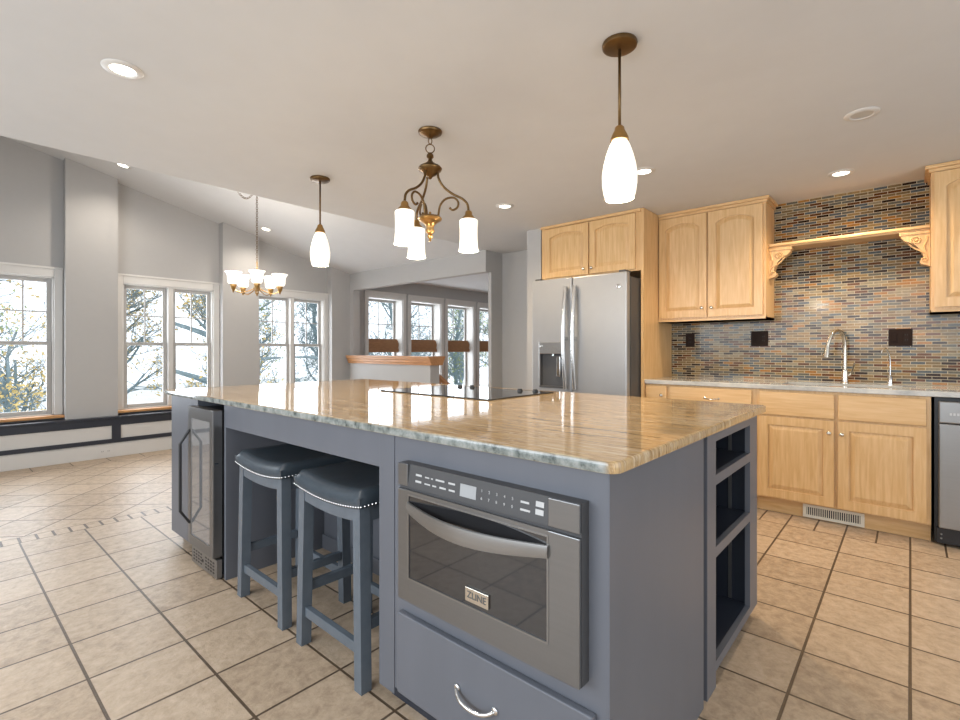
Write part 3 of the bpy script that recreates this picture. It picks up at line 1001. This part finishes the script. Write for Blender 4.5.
# open shelves on the near end
b = MB()
b.box(1.752, 1.85, EY - .004, EY + .016, 0.0, .9105)
b.box(2.339, 2.466, EY - .004, EY + .016, .055, .9105)
b.box(1.85, 2.339, EY - .004, EY + .016, .868, .9105)
b.box(1.85, 2.339, EY - .004, EY + .016, .713, .749)
b.box(1.85, 2.339, EY - .004, EY + .016, .457, .494)
b.box(1.85, 2.339, EY - .004, EY + .016, .055, .090)
b.build('face_frame', M['navy'], isl)
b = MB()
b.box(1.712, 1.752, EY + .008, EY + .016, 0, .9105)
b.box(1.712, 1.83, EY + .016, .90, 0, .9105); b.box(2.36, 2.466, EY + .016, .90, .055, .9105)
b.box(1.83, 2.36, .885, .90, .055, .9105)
b.build('shelf_side', M['navy_dark'], isl)  # darker navy puts the shade inside the open shelves into the colour
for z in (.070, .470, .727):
    MB().box(1.8305, 2.3595, EY + .0165, .8845, z, z + .02).build('shelf', M['navy_dark'], isl)  # boards coloured darker too, as painted shade within the openings
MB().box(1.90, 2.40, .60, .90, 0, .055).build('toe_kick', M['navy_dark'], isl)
for y in (.60, .82):
    b = MB()
    b.box(2.3565, 2.3598, y - .007, y + .007, .095, .86)
    b.build('shelf_standard', M['steel'], isl)
# drawer under the microwave
dr = MB().box(1.013, FXI - .001, .548, 1.247, .085, .346, .004).build('drawer', M['navy'], isl)
y0 = .905
pts = smooth_path([(1.013, y0 + .068, .222), (1.004, y0 + .066, .221), (.996, y0 + .052, .213), (.990, y0 + .03, .207), (.988, y0, .205), (.990, y0 - .03, .207), (.996, y0 - .052, .213), (1.004, y0 - .066, .221), (1.013, y0 - .068, .222)])
b = MB().tube(pts, .0058, 10)
for s in (-1, 1):
    b.ball((1.010, y0 + s * .070, .224), .011, 12, 6, (.5, 1, 1))
b.build('drawer_pull', M['chrome'], dr, smooth=True)

# granite slab with rounded corners
def rounded_rect(x0, x1, y0, y1, r, n=7):
    pts = []
    for cx, cy, a in ((x1 - r, y1 - r, 0), (x0 + r, y1 - r, 90), (x0 + r, y0 + r, 180), (x1 - r, y0 + r, 270)):
        for k in range(n + 1):
            t = math.radians(a + 90 * k / n)
            pts.append((cx + r * math.cos(t), cy + r * math.sin(t)))
    return pts
b = MB()
def ring(ins, z): return [b.bm.verts.new((x, y, z)) for x, y in rounded_rect(IX0 + ins, IX1 - ins, IY0 + ins, IY1 - ins, .035 - ins)]
R = [ring(.006, .911), ring(.0015, .9125), ring(0, .916), ring(0, .933), ring(.002, .938), ring(.006, .940)]
for p, q in zip(R, R[1:]):
    for k in range(len(p)):
        j = (k + 1) % len(p)
        b.bm.faces.new((p[k], p[j], q[j], q[k]))
b.bm.faces.new(R[0][::-1]); b.bm.faces.new(R[-1])
slab = b.build('island_countertop', M['granite'], smooth=35)
for p in slab.data.polygons:
    if len(p.vertices) > 4:
        p.use_smooth = False
for e in slab.data.edges:
    if all(abs(abs(slab.data.vertices[v].co.z - .9255) - .0145) < 1e-4 for v in e.vertices):
        e.use_edge_sharp = True
tag(slab, 'large honey granite countertop slab on the navy island', 'countertop')

# cooktop
t = thing('cooktop', 'black glass electric cooktop set on the granite island top', 'cooktop', (2.12, 1.99, .94))
MB().box(1.85, 2.415, 1.565, 2.42, .9403, .9455, .002).build('glass_top', M['black_glass'], t)
b = MB()
for bar in ((1.843, 1.85, 1.558, 2.427), (2.415, 2.422, 1.558, 2.427)):
    b.box(bar[0], bar[1], bar[2], bar[3], .9403, .9462)
for bar in ((1.85, 2.415, 1.558, 1.565), (1.85, 2.415, 2.42, 2.427)):
    b.box(bar[0], bar[1], bar[2], bar[3], .9403, .9462)
b.build('trim_rim', M['black'], t)
for (x, y) in ((2.375, 1.655), (2.345, 1.745), (2.375, 2.155), (2.345, 2.235)):
    MB().lathe([(0, 0), (.017, 0), (.017, .004), (.014, .009), (.013, .014), (.0, .015)], x, y, .9456, 16).build('knob', M['black'], t, smooth=40)

# microwave drawer
t = thing('microwave_drawer', 'stainless microwave drawer with black glass window built into the island front', 'microwave', (1.0, .89, .41))
MX, MY0, MY1 = .990, .568, 1.214
MB().box(1.000, FXI - .0005, MY0, MY1, .412, .836).build('housing', M['slate_dark'], t)
# control strip, its middle leaning back between two square end blocks
b = MB()
b.box(MX, .9995, MY0, MY0 + .085, .768, .836, .002)
b.build('end_block', M['graphite'], t)
MB().box(MX, .9995, MY1 - .045, MY1, .768, .836, .002).build('end_block', M['graphite'], t)
cp = MB()
cp.hexa([(MX + .002, MY0 + .0855, .768), (.9995, MY0 + .0855, .768), (.9995, MY1 - .0455, .768), (MX + .002, MY1 - .0455, .768),
         (.9992, MY0 + .0855, .836), (.9995, MY0 + .0855, .836), (.9995, MY1 - .0455, .836), (.9992, MY1 - .0455, .836)])
cp = cp.build('control_panel', M['slate_dark'], t)
def on_panel(z): return MX + .002 + (z - .768) / .068 * .0072 - .0006
cp_sl = .0072 / .068
def strip(y0, y1, z0, z1, name, mat, lift=.0004):
    b = MB()
    b.hexa([(on_panel(z0) - lift, y0, z0), (on_panel(z0) + .0003, y0, z0), (on_panel(z0) + .0003, y1, z0), (on_panel(z0) - lift, y1, z0),
            (on_panel(z1) - lift, y0, z1), (on_panel(z1) + .0003, y0, z1), (on_panel(z1) + .0003, y1, z1), (on_panel(z1) - lift, y1, z1)])
    return b.build(name, mat, cp)
strip(.888, .948, .782, .816, 'display', M['display'])
def marks(z, segs):
    for y, wd, h in segs:
        strip(y - wd, y, z, z + h, 'key_print', M['print'])
marks(.806, [(1.135, .026, .006), (1.094, .018, .004), (1.068, .008, .004), (1.048, .036, .005), (.995, .026, .005), (.738, .026, .005), (.692, .024, .013)])
marks(.787, [(1.135, .026, .006), (1.094, .024, .004), (1.060, .016, .004), (1.030, .026, .005), (.992, .024, .005), (.738, .030, .005), (.692, .024, .013)])
for i, ch in enumerate('12345'):
    text_mesh('key_digit', ch, .011, (on_panel(.810), .868 - i * .026, .810), M['print'], cp)
for i, ch in enumerate('67890'):
    text_mesh('key_digit', ch, .011, (on_panel(.790), .868 - i * .026, .790), M['print'], cp)
# drawer front
wy0, wy1, wz0, wz1 = .655, 1.163, .487, .737
b = MB()
b.box(MX, .9995, MY0, wy0, .412, .757, .002); b.box(MX, .9995, wy1, MY1, .412, .757, .002)
b.box(MX + .0002, .9995, wy0 - .004, wy1 + .004, .412, wz0); b.box(MX + .0002, .9995, wy0 - .004, wy1 + .004, wz1 + .008, .757)
df = b.build('drawer_front', M['graphite'], t)
MB().box(MX + .002, .998, wy0, wy1, wz0, wz1 + .008).build('window_glass', M['oven_glass'], df)
b = MB()
b.frame_x([(wy0 - .003, wz0 - .003), (wy1 + .003, wz0 - .003), (wy1 + .003, wz1 + .008), (wy0 - .003, wz1 + .008)], [(wy0 + .001, wz0 + .001), (wy1 - .001, wz0 + .001), (wy1 - .001, wz1 + .004), (wy0 + .001, wz1 + .004)], MX - .0012, MX + .002)
b.build('window_rim', M['steel'], df)
# broad bowed handle across the top of the window
n = 26
b = MB()
ra = []
for k in range(n + 1):
    t_ = k / n
    y = wy1 + .004 - (wy1 - wy0 + .008) * t_
    bow = math.sin(PI * t_)
    zt, zb = .722 - .004 * bow, .722 - .030 - .018 * bow
    x = MX - .006 - .048 * bow
    ra.append([b.bm.verts.new(q) for q in ((x, y, zt), (x - .003, y, (zt + zb) / 2), (x, y, zb), (x + .008, y, zb), (x + .008, y, zt))])
for p, q in zip(ra, ra[1:]):
    for k in range(5):
        j = (k + 1) % 5
        b.bm.faces.new((p[k], p[j], q[j], q[k]))
b.bm.faces.new(ra[0]); b.bm.faces.new(ra[-1][::-1])
b.build('handle', M['steel'], df, smooth=40)
bd = MB().box(MX - .004, MX + .0018, .838, .921, .502, .540, .0012).build('badge', M['nickel'], df)
text_mesh('lettering', 'ZLINE', .026, (MX - .0044, .8795, .521), M['print_dark'], bd)

# beverage cooler
t = thing('beverage_cooler', 'narrow stainless beverage cooler with tall glass door in the far end of the island', 'cooler', (1.2, 2.86, 0))
KX, KY0, KY1 = .981, 2.684, 3.037
MB().box(1.036, 1.58, KY0 + .004, KY1 - .004, .02, .868).build('case', M['black'], t)
b = MB()
b.box(KX, 1.030, KY0, KY0 + .045, .118, .878, .004); b.box(KX, 1.030, KY1 - .045, KY1, .118, .878, .004)
b.box(KX + .0002, 1.030, KY0 + .042, KY1 - .042, .118, .172); b.box(KX + .0002, 1.030, KY0 + .042, KY1 - .042, .815, .8775)
dd = b.build('door', M['graphite'], t)
MB().box(KX + .004, KX + .010, KY0 + .042, KY1 - .042, .170, .817).build('door_glass', M['cooler_glass'], dd)
MB().box(1.0302, 1.036, KY0 + .006, KY1 - .006, .125, .872).build('door_gasket', M['black'], t)
hy = KY1 - .03
pts = [(KX, hy, .745), (KX - .003, hy, .745), (KX - .048, hy, .675), (KX - .048, hy, .305), (KX - .003, hy, .235), (KX, hy, .235)]
MB().tube(pts, .0075, 8).build('handle', M['black'], dd)
g = MB()
g.box(1.000, 1.030, KY0 + .002, KY1 - .002, .006, .104, .003)
g = g.build('toe_grille', M['steel'], t)
b = MB()
for r_ in range(4):
    for c_ in range(9):
        if c_ == 4:
            continue
        y = KY0 + .03 + c_ * .034
        b.box(.9992, 1.0002, y, y + .020, .026 + r_ * .017, .034 + r_ * .017)
b.build('grille_slot', M['black'], g)
b = MB().ball((1.0, (KY0 + KY1) / 2 + .01, .052), .010, 10, 6, (.3, 1, 1))
b.build('lock', M['black'], g)
MB().box(KX + .01, KX + .0275, KY0 - .0008, KY0 + .0, .60, .607).build('hinge_screw', M['chrome'], dd)

# ================================================================== BAR STOOLS
def saddle(y, hw=.235): return .021 * (abs(y) / hw) ** 2
def make_stool(label):
    t = thing('bar_stool', label, 'stool', (0, 0, 0), 'saddle seat bar stools at the island')
    hw, hd = .228, .172
    # cushion
    b = MB()
    nx, ny = 14, 22
    def top(u, v):
        x, y = u * (hd + .008), v * (hw + .006)
        edge = max(abs(u), abs(v))
        rim = (1 - min(1, (1 - abs(u)) / .16) ** .5) ** 2 if abs(u) > .84 else 0
        rim2 = (1 - min(1, (1 - abs(v)) / .12) ** .5) ** 2 if abs(v) > .88 else 0
        return (x, y, (.676 + saddle(y) + .010) - .026 * max(rim, rim2))
    grid = [[b.bm.verts.new(top(-1 + 2 * i / nx, -1 + 2 * j / ny)) for j in range(ny + 1)] for i in range(nx + 1)]
    for i in range(nx):
        for j in range(ny):
            b.bm.faces.new((grid[i][j], grid[i + 1][j], grid[i + 1][j + 1], grid[i][j + 1]))
    loop = [grid[0][j] for j in range(ny + 1)] + [grid[i][ny] for i in range(1, nx + 1)] + [grid[nx][j] for j in range(ny - 1, -1, -1)] + [grid[i][0] for i in range(nx - 1, 0, -1)]
    low = [b.bm.verts.new((v.co.x * .975, v.co.y * .98, .622 + saddle(v.co.y))) for v in loop]
    n = len(loop)
    for k in range(n):
        b.bm.faces.new((loop[k], loop[(k + 1) % n], low[(k + 1) % n], low[k]))
    b.bm.faces.new(low)
    seat = b.build('seat', M['leather'], t, smooth=70)
    # nailheads round the cushion's lower edge
    b = MB()
    for s in (-1, 1):
        for k in range(30):
            y = -hw + .002 + (2 * hw - .004) * k / 29
            b.ball((s * (hd + .0065), y, .630 + saddle(y)), .0034, 6, 4)
        for k in range(23):
            x = -hd + (2 * hd) * k / 22
            b.ball((x, s * (hw + .004), .630 + saddle(hw)), .0034, 6, 4)
    b.build('nailhead_trim', M['nail'], seat)
    # legs, slightly splayed
    L = .043
    for sx in (-1, 1):
        for sy in (-1, 1):
            def corner(z):
                k = (.62 - z) / .62
                return sx * (hd - .006 + .004 * k), sy * (hw - .014 + .016 * k)
            x1, y1 = corner(0)
            x2, y2 = corner(.64)
            pts = []
            for (x, y, z) in ((x1, y1, 0), (x2, y2, .641)):
                xs, ys = sorted((x, x - sx * L)), sorted((y, y - sy * L))
                pts += [(xs[0], ys[0], z), (xs[1], ys[0], z), (xs[1], ys[1], z), (xs[0], ys[1], z)]
            MB().hexa(pts).build('leg', M['stool_paint'], t)
    # aprons with a curved lower edge
    ap = MB()
    for s in (-1, 1):
        x0 = s * (hd - .008)
        x1 = s * (hd - .030)
        m = 14
        pa, pb = [], []
        for k in range(m + 1):
            y = -hw + .056 + (2 * hw - .112) * k / m
            pa.append((y, .578 + .018 * (abs(y) / hw) ** 2)); pb.append((y, .6215 + saddle(y)))
        ap.prism_x(pa + pb[::-1], min(x0, x1), max(x0, x1))
    for s in (-1, 1):
        y0 = s * (hw - .018); y1 = s * (hw - .040)
        ap.box(-hd + .05, hd - .05, min(y0, y1), max(y0, y1), .585, .64)
    ap.build('apron', M['stool_paint'], t)
    for s in (-1, 1):
        x0 = s * (hd - .014)
        MB().box(min(x0, x0 - s * .024), max(x0, x0 - s * .024), -hw + .048, hw - .048, .118, .156, .002).build('stretcher', M['stool_paint'], t)
        y0 = s * (hw - .008)
        MB().box(-hd + .05, hd - .05, min(y0, y0 - s * .024), max(y0, y0 - s * .024), .205, .243, .002).build('stretcher', M['stool_paint'], t)
    return t
st = make_stool('navy leather saddle bar stool with nailheads, beside the microwave bay')
st.location = (1.170, 1.645, 0)
st.rotation_euler = (0, 0, math.radians(-1.0))
dup(st, (1.178, 2.226, 0), 'navy leather saddle bar stool with nailheads, beside the beverage cooler', math.radians(-.5))

# ================================================================== LIGHTS
def lamp_light(name, loc, power, col, r=.04, kind='POINT'):
    l = bpy.data.lights.new(name, kind)
    l.energy, l.color = power, col
    l.shadow_soft_size = r
    o = bpy.data.objects.new(name, l)
    o.location = loc
    C.objects.link(o)
    return o

def pendant(x, y, label):
    t = thing('pendant_light', label, 'pendant light', (x, y, ZC), 'small pendants over the island')
    MB().lathe([(0, 0), (.066, 0), (.068, -.006), (.066, -.016), (.058, -.021), (.030, -.023), (.012, -.026), (0, -.026)], x, y, ZC, 28).build('canopy', M['brass'], t, smooth=40)
    MB().tube([(x, y, ZC - .02), (x, y, 2.065)], .0058, 10).build('rod', M['brass'], t, smooth=True)
    MB().lathe([(0, .058), (.012, .058), (.018, .052), (.020, .040), (.026, .030), (.034, .012), (.036, 0), (0, 0)], x, y, 2.015, 24).build('socket_cap', M['brass_light'], t, smooth=40)
    prof = [(.030, 2.014), (.040, 1.995), (.052, 1.96), (.062, 1.92), (.0675, 1.88), (.067, 1.845), (.062, 1.81), (.055, 1.785), (.050, 1.785), (.050, 1.786), (.057, 1.815), (.062, 1.85), (.0625, 1.88), (.057, 1.92), (.047, 1.96), (.034, 1.995), (.026, 2.008)]
    MB().lathe(prof, x, y, 0, 32).build('lamp_shade', M['shade'], t, smooth=60)
    lamp_light('pendant_bulb', (x, y, 1.765), 13, BULB, .03)
pendant(1.815, .862, 'brass pendant with white glass shade hanging above the near end of the island')
pendant(1.850, 3.125, 'brass pendant with white glass shade hanging above the far end of the island')

def chain(b, p0, p1, link=.022, r=.0018, wd=.007):
    p0, p1 = Vector(p0), Vector(p1)
    n = max(1, int((p1 - p0).length / (link * .78)))
    t = (p1 - p0).normalized()
    u = t.orthogonal().normalized()
    v = t.cross(u)
    for k in range(n):
        c = p0 + (p1 - p0) * ((k + .5) / n)
        s = u if k % 2 else v
        b.tube([c + t * (link / 2) * math.cos(2 * PI * j / 10) + s * wd * math.sin(2 * PI * j / 10) for j in range(10)], r, 5, True)

# island chandelier, three shades
cx, cy = 1.852, 1.994
t = thing('island_chandelier', 'three light aged brass chandelier with scrolled arms over the island', 'chandelier', (cx, cy, ZC))
MB().lathe([(0, 0), (.064, 0), (.067, -.006), (.064, -.014), (.050, -.020), (.046, -.026), (.020, -.034), (.010, -.042), (0, -.042)], cx, cy, ZC, 28).build('canopy', M['brass'], t, smooth=40)
b = MB()
chain(b, (cx, cy, ZC - .036), (cx, cy, 2.325), .034, .0028, .010)
b.tube([(cx + .024 * math.cos(2 * PI * k / 20) * math.cos(.7), cy + .024 * math.cos(2 * PI * k / 20) * math.sin(-.7), 2.302 + .024 * math.sin(2 * PI * k / 20)) for k in range(20)], .003, 7, True)
b.build('chain', M['brass'], t, smooth=True)
MB().lathe([(0, 2.281), (.006, 2.280), (.018, 2.268), (.020, 2.255), (.010, 2.245), (.012, 2.235), (.022, 2.225), (.040, 2.213), (.058, 2.203), (.066, 2.192), (.062, 2.180), (.048, 2.170), (.030, 2.155), (.014, 2.146), (.010, 2.138), (0, 2.13)], cx, cy, 0, 28).build('upper_hub', M['brass'], t, smooth=50)
MB().lathe([(0, 1.955), (.006, 1.952), (.007, 1.94), (.03, 1.934), (.058, 1.926), (.066, 1.915), (.062, 1.905), (.044, 1.895), (.026, 1.880), (.020, 1.862), (.026, 1.848), (.020, 1.836), (.010, 1.828), (.016, 1.818), (.012, 1.808), (.006, 1.802), (.007, 1.793), (0, 1.787)], cx, cy, 0, 28).build('lower_hub', M['brass_light'], t, smooth=50)
rx, ry = math.sin(YAW), -math.cos(YAW)           # the photo's horizontal direction in plan
a0 = math.atan2(ry, rx) - math.radians(2)
for k in range(3):
    a = a0 + k * 2 * PI / 3
    ca, sa = math.cos(a), math.sin(a)
    P = lambda r, z: (cx + r * ca, cy + r * sa, z)
    b = MB()
    b.tube(smooth_path([P(.042, 2.175), P(.048, 2.135), P(.075, 2.09), P(.125, 2.05), P(.175, 2.025), P(.205, 1.995), P(.213, 1.955)], 7), .0068, 9)
    b.tube(smooth_path([P(.045, 1.925), P(.055, 1.985), P(.085, 2.022), P(.130, 2.030), P(.155, 2.005), P(.150, 1.975), P(.125, 1.962), P(.108, 1.975)], 7), [.006] * 40 + [.006, .006, .0058, .0056, .0055, .0055, .006, .007, .0075, .0065], 9)
    arm = b.build('arm', M['brass'], t, smooth=True)
    x, y, _ = P(.213, 0)
    MB().lathe([(0, 1.926), (.010, 1.925), (.017, 1.920), (.020, 1.910), (.020, 1.902), (.028, 1.892), (.036, 1.884), (.037, 1.874), (0, 1.874)], x, y, .033, 20).build('socket_cap', M['brass_light'], arm, smooth=40)
    prof = [(.030, 1.876), (.046, 1.874), (.0505, 1.868), (.0485, 1.82), (.0485, 1.77), (.0515, 1.725), (.056, 1.702), (.052, 1.702), (.047, 1.728), (.044, 1.77), (.044, 1.82), (.045, 1.860)]
    MB().lathe(prof, x, y, .033, 28).build('lamp_shade', M['shade'], arm, smooth=60)
    lamp_light('chandelier_bulb', (x, y, 1.70), 6, BULB, .03)

# dining chandelier on a swagged chain
cx, cy = 2.286, 5.08
zt = zs(cx)
t = thing('dining_chandelier', 'five light brass chandelier with bell shades hanging by the dining windows', 'chandelier', (cx, cy, zt))
b = MB()
chain(b, (cx, cy, zt - .02), (cx, cy, 2.10), .030, .0024, .009)
hx, hy = 2.10, 5.21
sag = [(cx + (hx - cx) * k / 12, cy + (hy - cy) * k / 12, zt - .03 + (zs(hx) - zt) * k / 12 - .165 * math.sin(PI * k / 12) ** .8) for k in range(13)]
for p, q in zip(sag, sag[1:]):
    chain(b, p, q, .028, .0024, .008)
b.build('chain', M['brass'], t, smooth=True)
for (x, y) in ((cx, cy), (hx, hy)):
    MB().tube(smooth_path([(x, y, zs(x) + .004), (x, y, zs(x) - .012), (x + .012, y, zs(x) - .022), (x, y, zs(x) - .034), (x - .01, y, zs(x) - .025)]), .003, 7).build('ceiling_hook', M['brass'], t, smooth=True)
MB().lathe([(0, 2.11), (.006, 2.105), (.008, 2.09), (.006, 2.08), (.006, 1.90), (.014, 1.885), (.018, 1.86), (.030, 1.845), (.034, 1.825), (.026, 1.805), (.016, 1.79), (.020, 1.775), (.010, 1.765), (.006, 1.75), (0, 1.745)], cx, cy, 0, 20).build('center_column', M['brass_light'], t, smooth=50)
for k in range(5):
    a = math.atan2(-cy, -cx) + k * 2 * PI / 5
    ca, sa = math.cos(a), math.sin(a)
    P = lambda r, z: (cx + r * ca, cy + r * sa, z)
    arm = MB().tube(smooth_path([P(.026, 1.825), P(.08, 1.795), P(.14, 1.775), P(.185, 1.780), P(.222, 1.800), P(.228, 1.83)], 6), .0058, 8).build('arm', M['brass_light'], t, smooth=True)
    x, y, _ = P(.228, 0)
    MB().lathe([(0, 1.765), (.006, 1.77), (.010, 1.785), (.024, 1.815), (.030, 1.835), (.030, 1.85), (0, 1.85)], x, y, 0, 18).build('socket_cup', M['brass_light'], arm, smooth=40)
    prof = [(.026, 1.851), (.044, 1.858), (.052, 1.875), (.054, 1.905), (.056, 1.935), (.064, 1.958), (.080, 1.974), (.077, 1.977), (.060, 1.962), (.052, 1.937), (.049, 1.905), (.047, 1.878), (.036, 1.864)]
    MB().lathe(prof, x, y, 0, 26).build('lamp_shade', M['shade2'], arm, smooth=60)
lamp_light('dining_bulb', (cx, cy, 2.02), 30, (1.0, .90, .78), .05)

# recessed downlights
def downlight(x, y, label, on=True, slope=False, power=9.0, col=WARM, r=.076):
    z = zs(x) if slope else ZC
    t = thing('recessed_light', label, 'recessed light', (x, y, z), 'recessed ceiling lights')
    prof = [(r * .60, -.0035), (r * .68, -.008), (r * .92, -.006), (r, -.002), (r, .0005), (r * .60, .0005)]
    MB().lathe([(a, c + z) for a, c in prof], x, y, 0, 32).build('trim_ring', M['trim'], t, smooth=40)
    MB().lathe([(0, z - .004), (r * .61, z - .004), (r * .61, z + .0004), (0, z + .0004)], x, y, 0, 28).build('lens', M['lens'] if on else M['lens_off'], t)
    if slope:
        t.rotation_euler = (0, math.atan(SL), 0)
    if on:
        l = bpy.data.lights.new('downlight', 'SPOT')
        l.energy, l.color, l.spot_size, l.spot_blend, l.shadow_soft_size = power, col, math.radians(150), .9, .05
        o = bpy.data.objects.new('downlight', l)
        o.location = (x, y, z - .03)
        C.objects.link(o)
    return t
NEUT = (1.0, .90, .78)
downlight(.570, 2.55, 'lit recessed ceiling light nearest the camera, above the floor left of the island', power=22, col=NEUT)
downlight(3.23, 2.56, 'lit recessed ceiling light right of the brass chandelier, before the fridge', power=75)
downlight(3.22, 1.355, 'lit recessed ceiling light half hidden behind the near pendant shade', power=75)
downlight(4.145, .357, 'lit recessed ceiling light above the sink shelf and mosaic wall', power=70)
downlight(3.18, .187, 'unlit recessed ceiling light in front of the sink wall', on=False)
downlight(1.393, 6.22, 'small lit recessed light at the high left end of the sloped ceiling', slope=True, power=40, col=NEUT)
downlight(2.954, 6.305, 'small lit recessed light low on the sloped ceiling beside the dining chandelier', slope=True, power=40, col=NEUT)

# outlet in the wainscot
t = thing('wall_outlet', 'white wall outlet in the low white baseboard under the windows', 'outlet', (1.334, 6.66, .075))
MB().box(1.275, 1.39, 6.660, 6.6648, .04, .11, .002).build('cover_plate', M['trim'], t)
for x in (1.305, 1.36):
    for dx in (-.006, .006):
        MB().box(x + dx - .0015, x + dx + .0015, 6.6592, 6.6602, .068, .082).build('slot', M['black'], t)

# ================================================================== OUTSIDE
struct(MB().box(-14, 26, 7.4, 40, -1.3, -1.2).build('ground', M['ground']))
def tree(x, y, h, R, label, leaf, seed, nleaf, lean=0.0, r0=.09, limbs=(), boughs=16):
    rng = random.Random(seed)
    base = Vector((x, y, -1.2))
    t = thing('bare_tree', label, 'tree', base, 'trees beyond the windows')
    b = MB()
    tips = []
    def branch(p, d, ln, r, lev):
        pts, rr = [p.copy()], [r]
        n = 5
        for k in range(n):
            d = (d + Vector((rng.uniform(-.25, .25), rng.uniform(-.25, .25), rng.uniform(-.10, .18)))).normalized()
            q = p + d * (ln / n)
            off = Vector((q.x - x, q.y - y, 0))
            if off.length > R:
                d = (d - off.normalized() * 1.1).normalized()
                q = p + d * (ln / n)
            p = q
            pts.append(p.copy())
            rr.append(max(.0035, r * (1 - .62 * (k + 1) / n)))
        b.tube(pts, rr, 6 if lev < 2 else 4)
        if lev >= 2:
            tips.extend(pts[1:])
        if lev < 4:
            m = {0: boughs, 1: 6, 2: 4, 3: 3}[lev]
            for k in range(m):
                f = rng.uniform(.16 if lev == 0 else .25, 1)
                i = min(int(f * n), n - 1)
                q = pts[i].lerp(pts[i + 1], f * n - i)
                ax = (pts[i + 1] - pts[i]).normalized()
                side = Vector((rng.uniform(-1, 1), rng.uniform(-1, 1), rng.uniform(-.3, .6)))
                nd = (ax * .5 + side).normalized()
                L_ = R * 1.15 if lev == 0 else ln * rng.uniform(.42, .66)
                branch(q, nd, L_, max(.004, rr[i] * .48), lev + 1)
    branch(base, Vector((lean, 0, 1)).normalized(), h, r0, 0)
    for (pa, pb, pc, r) in limbs:
        b.tube(smooth_path([pa, pb, pc], 6), [r * (1 - .06 * k) for k in range(13)], 8)
    b.build('trunk', M['bark'], t, smooth=True)
    g = MB()
    for _ in range(nleaf):
        c = rng.choice(tips) + Vector((rng.gauss(0, .07), rng.gauss(0, .07), rng.gauss(0, .07)))
        u = Vector((rng.uniform(-1, 1), rng.uniform(-1, 1), rng.uniform(-1, 1))).normalized()
        v = u.orthogonal().normalized()
        s_ = rng.uniform(.024, .05)
        q = [g.bm.verts.new(c + u * s_), g.bm.verts.new(c + v * s_ * .55 + u.cross(v) * s_ * .2), g.bm.verts.new(c - u * s_), g.bm.verts.new(c - v * s_ * .55 + u.cross(v) * s_ * .2)]
        g.bm.faces.new(q)
    g.build('foliage', M[leaf], t)
    return t
tree(1.05, 10.3, 4.2, 1.05, 'slender tree with golden leaves outside the leftmost window', 'leaf_gold', 3, 2300)
tree(4.22, 10.4, 4.4, 1.0, 'tree with golden leaves and two heavy sagging limbs outside the second window', 'leaf_gold', 11, 2300, limbs=[((4.22, 10.4, 1.22), (3.7, 10.4, 1.49), (3.0, 10.4, 1.73), .085), ((4.22, 10.4, .30), (3.7, 10.4, .58), (3.0, 10.4, .84), .095), ((4.22, 10.4, .92), (4.7, 10.4, 1.0), (5.2, 10.4, 1.02), .055)])
tree(6.5, 10.3, 4.4, 1.05, 'tree with silvery leaves and a level limb outside the window by the dining chandelier', 'leaf_grey', 5, 1500, limbs=[((6.5, 10.3, .92), (5.9, 10.3, 1.02), (5.42, 10.3, 1.03), .055)])
tree(8.7, 10.4, 4.4, 1.05, 'tree with silvery leaves outside the leftmost stair hall window', 'leaf_grey', 8, 1300)
tree(10.9, 10.3, 4.4, 1.05, 'tree with olive leaves outside the middle stair hall windows', 'leaf_green', 21, 1500)
tree(13.1, 10.4, 4.4, 1.05, 'tree with olive leaves outside the rightmost stair hall window', 'leaf_green', 34, 1500)
tree(.55, 13.2, 5.2, 1.1, 'farther tree with olive leaves at the left behind the leftmost window', 'leaf_green', 50, 2200, boughs=24)
tree(3.15, 13.2, 5.2, 1.1, 'farther tree with golden leaves behind the second window', 'leaf_gold', 55, 3000, boughs=26)
tree(5.75, 13.3, 5.2, 1.1, 'farther leafy tree behind the left sash of the window by the dining chandelier', 'leaf_green', 61, 2000, boughs=24)
tree(8.35, 13.2, 5.2, 1.1, 'farther silvery tree behind the leftmost stair hall window', 'leaf_grey', 72, 1800, boughs=22)
tree(10.95, 13.3, 5.2, 1.1, 'farther silvery tree behind the middle stair hall windows', 'leaf_grey', 83, 1400, boughs=20)
tree(13.6, 13.2, 5.2, 1.1, 'farther olive tree behind the rightmost stair hall window', 'leaf_green', 94, 1400, boughs=20)
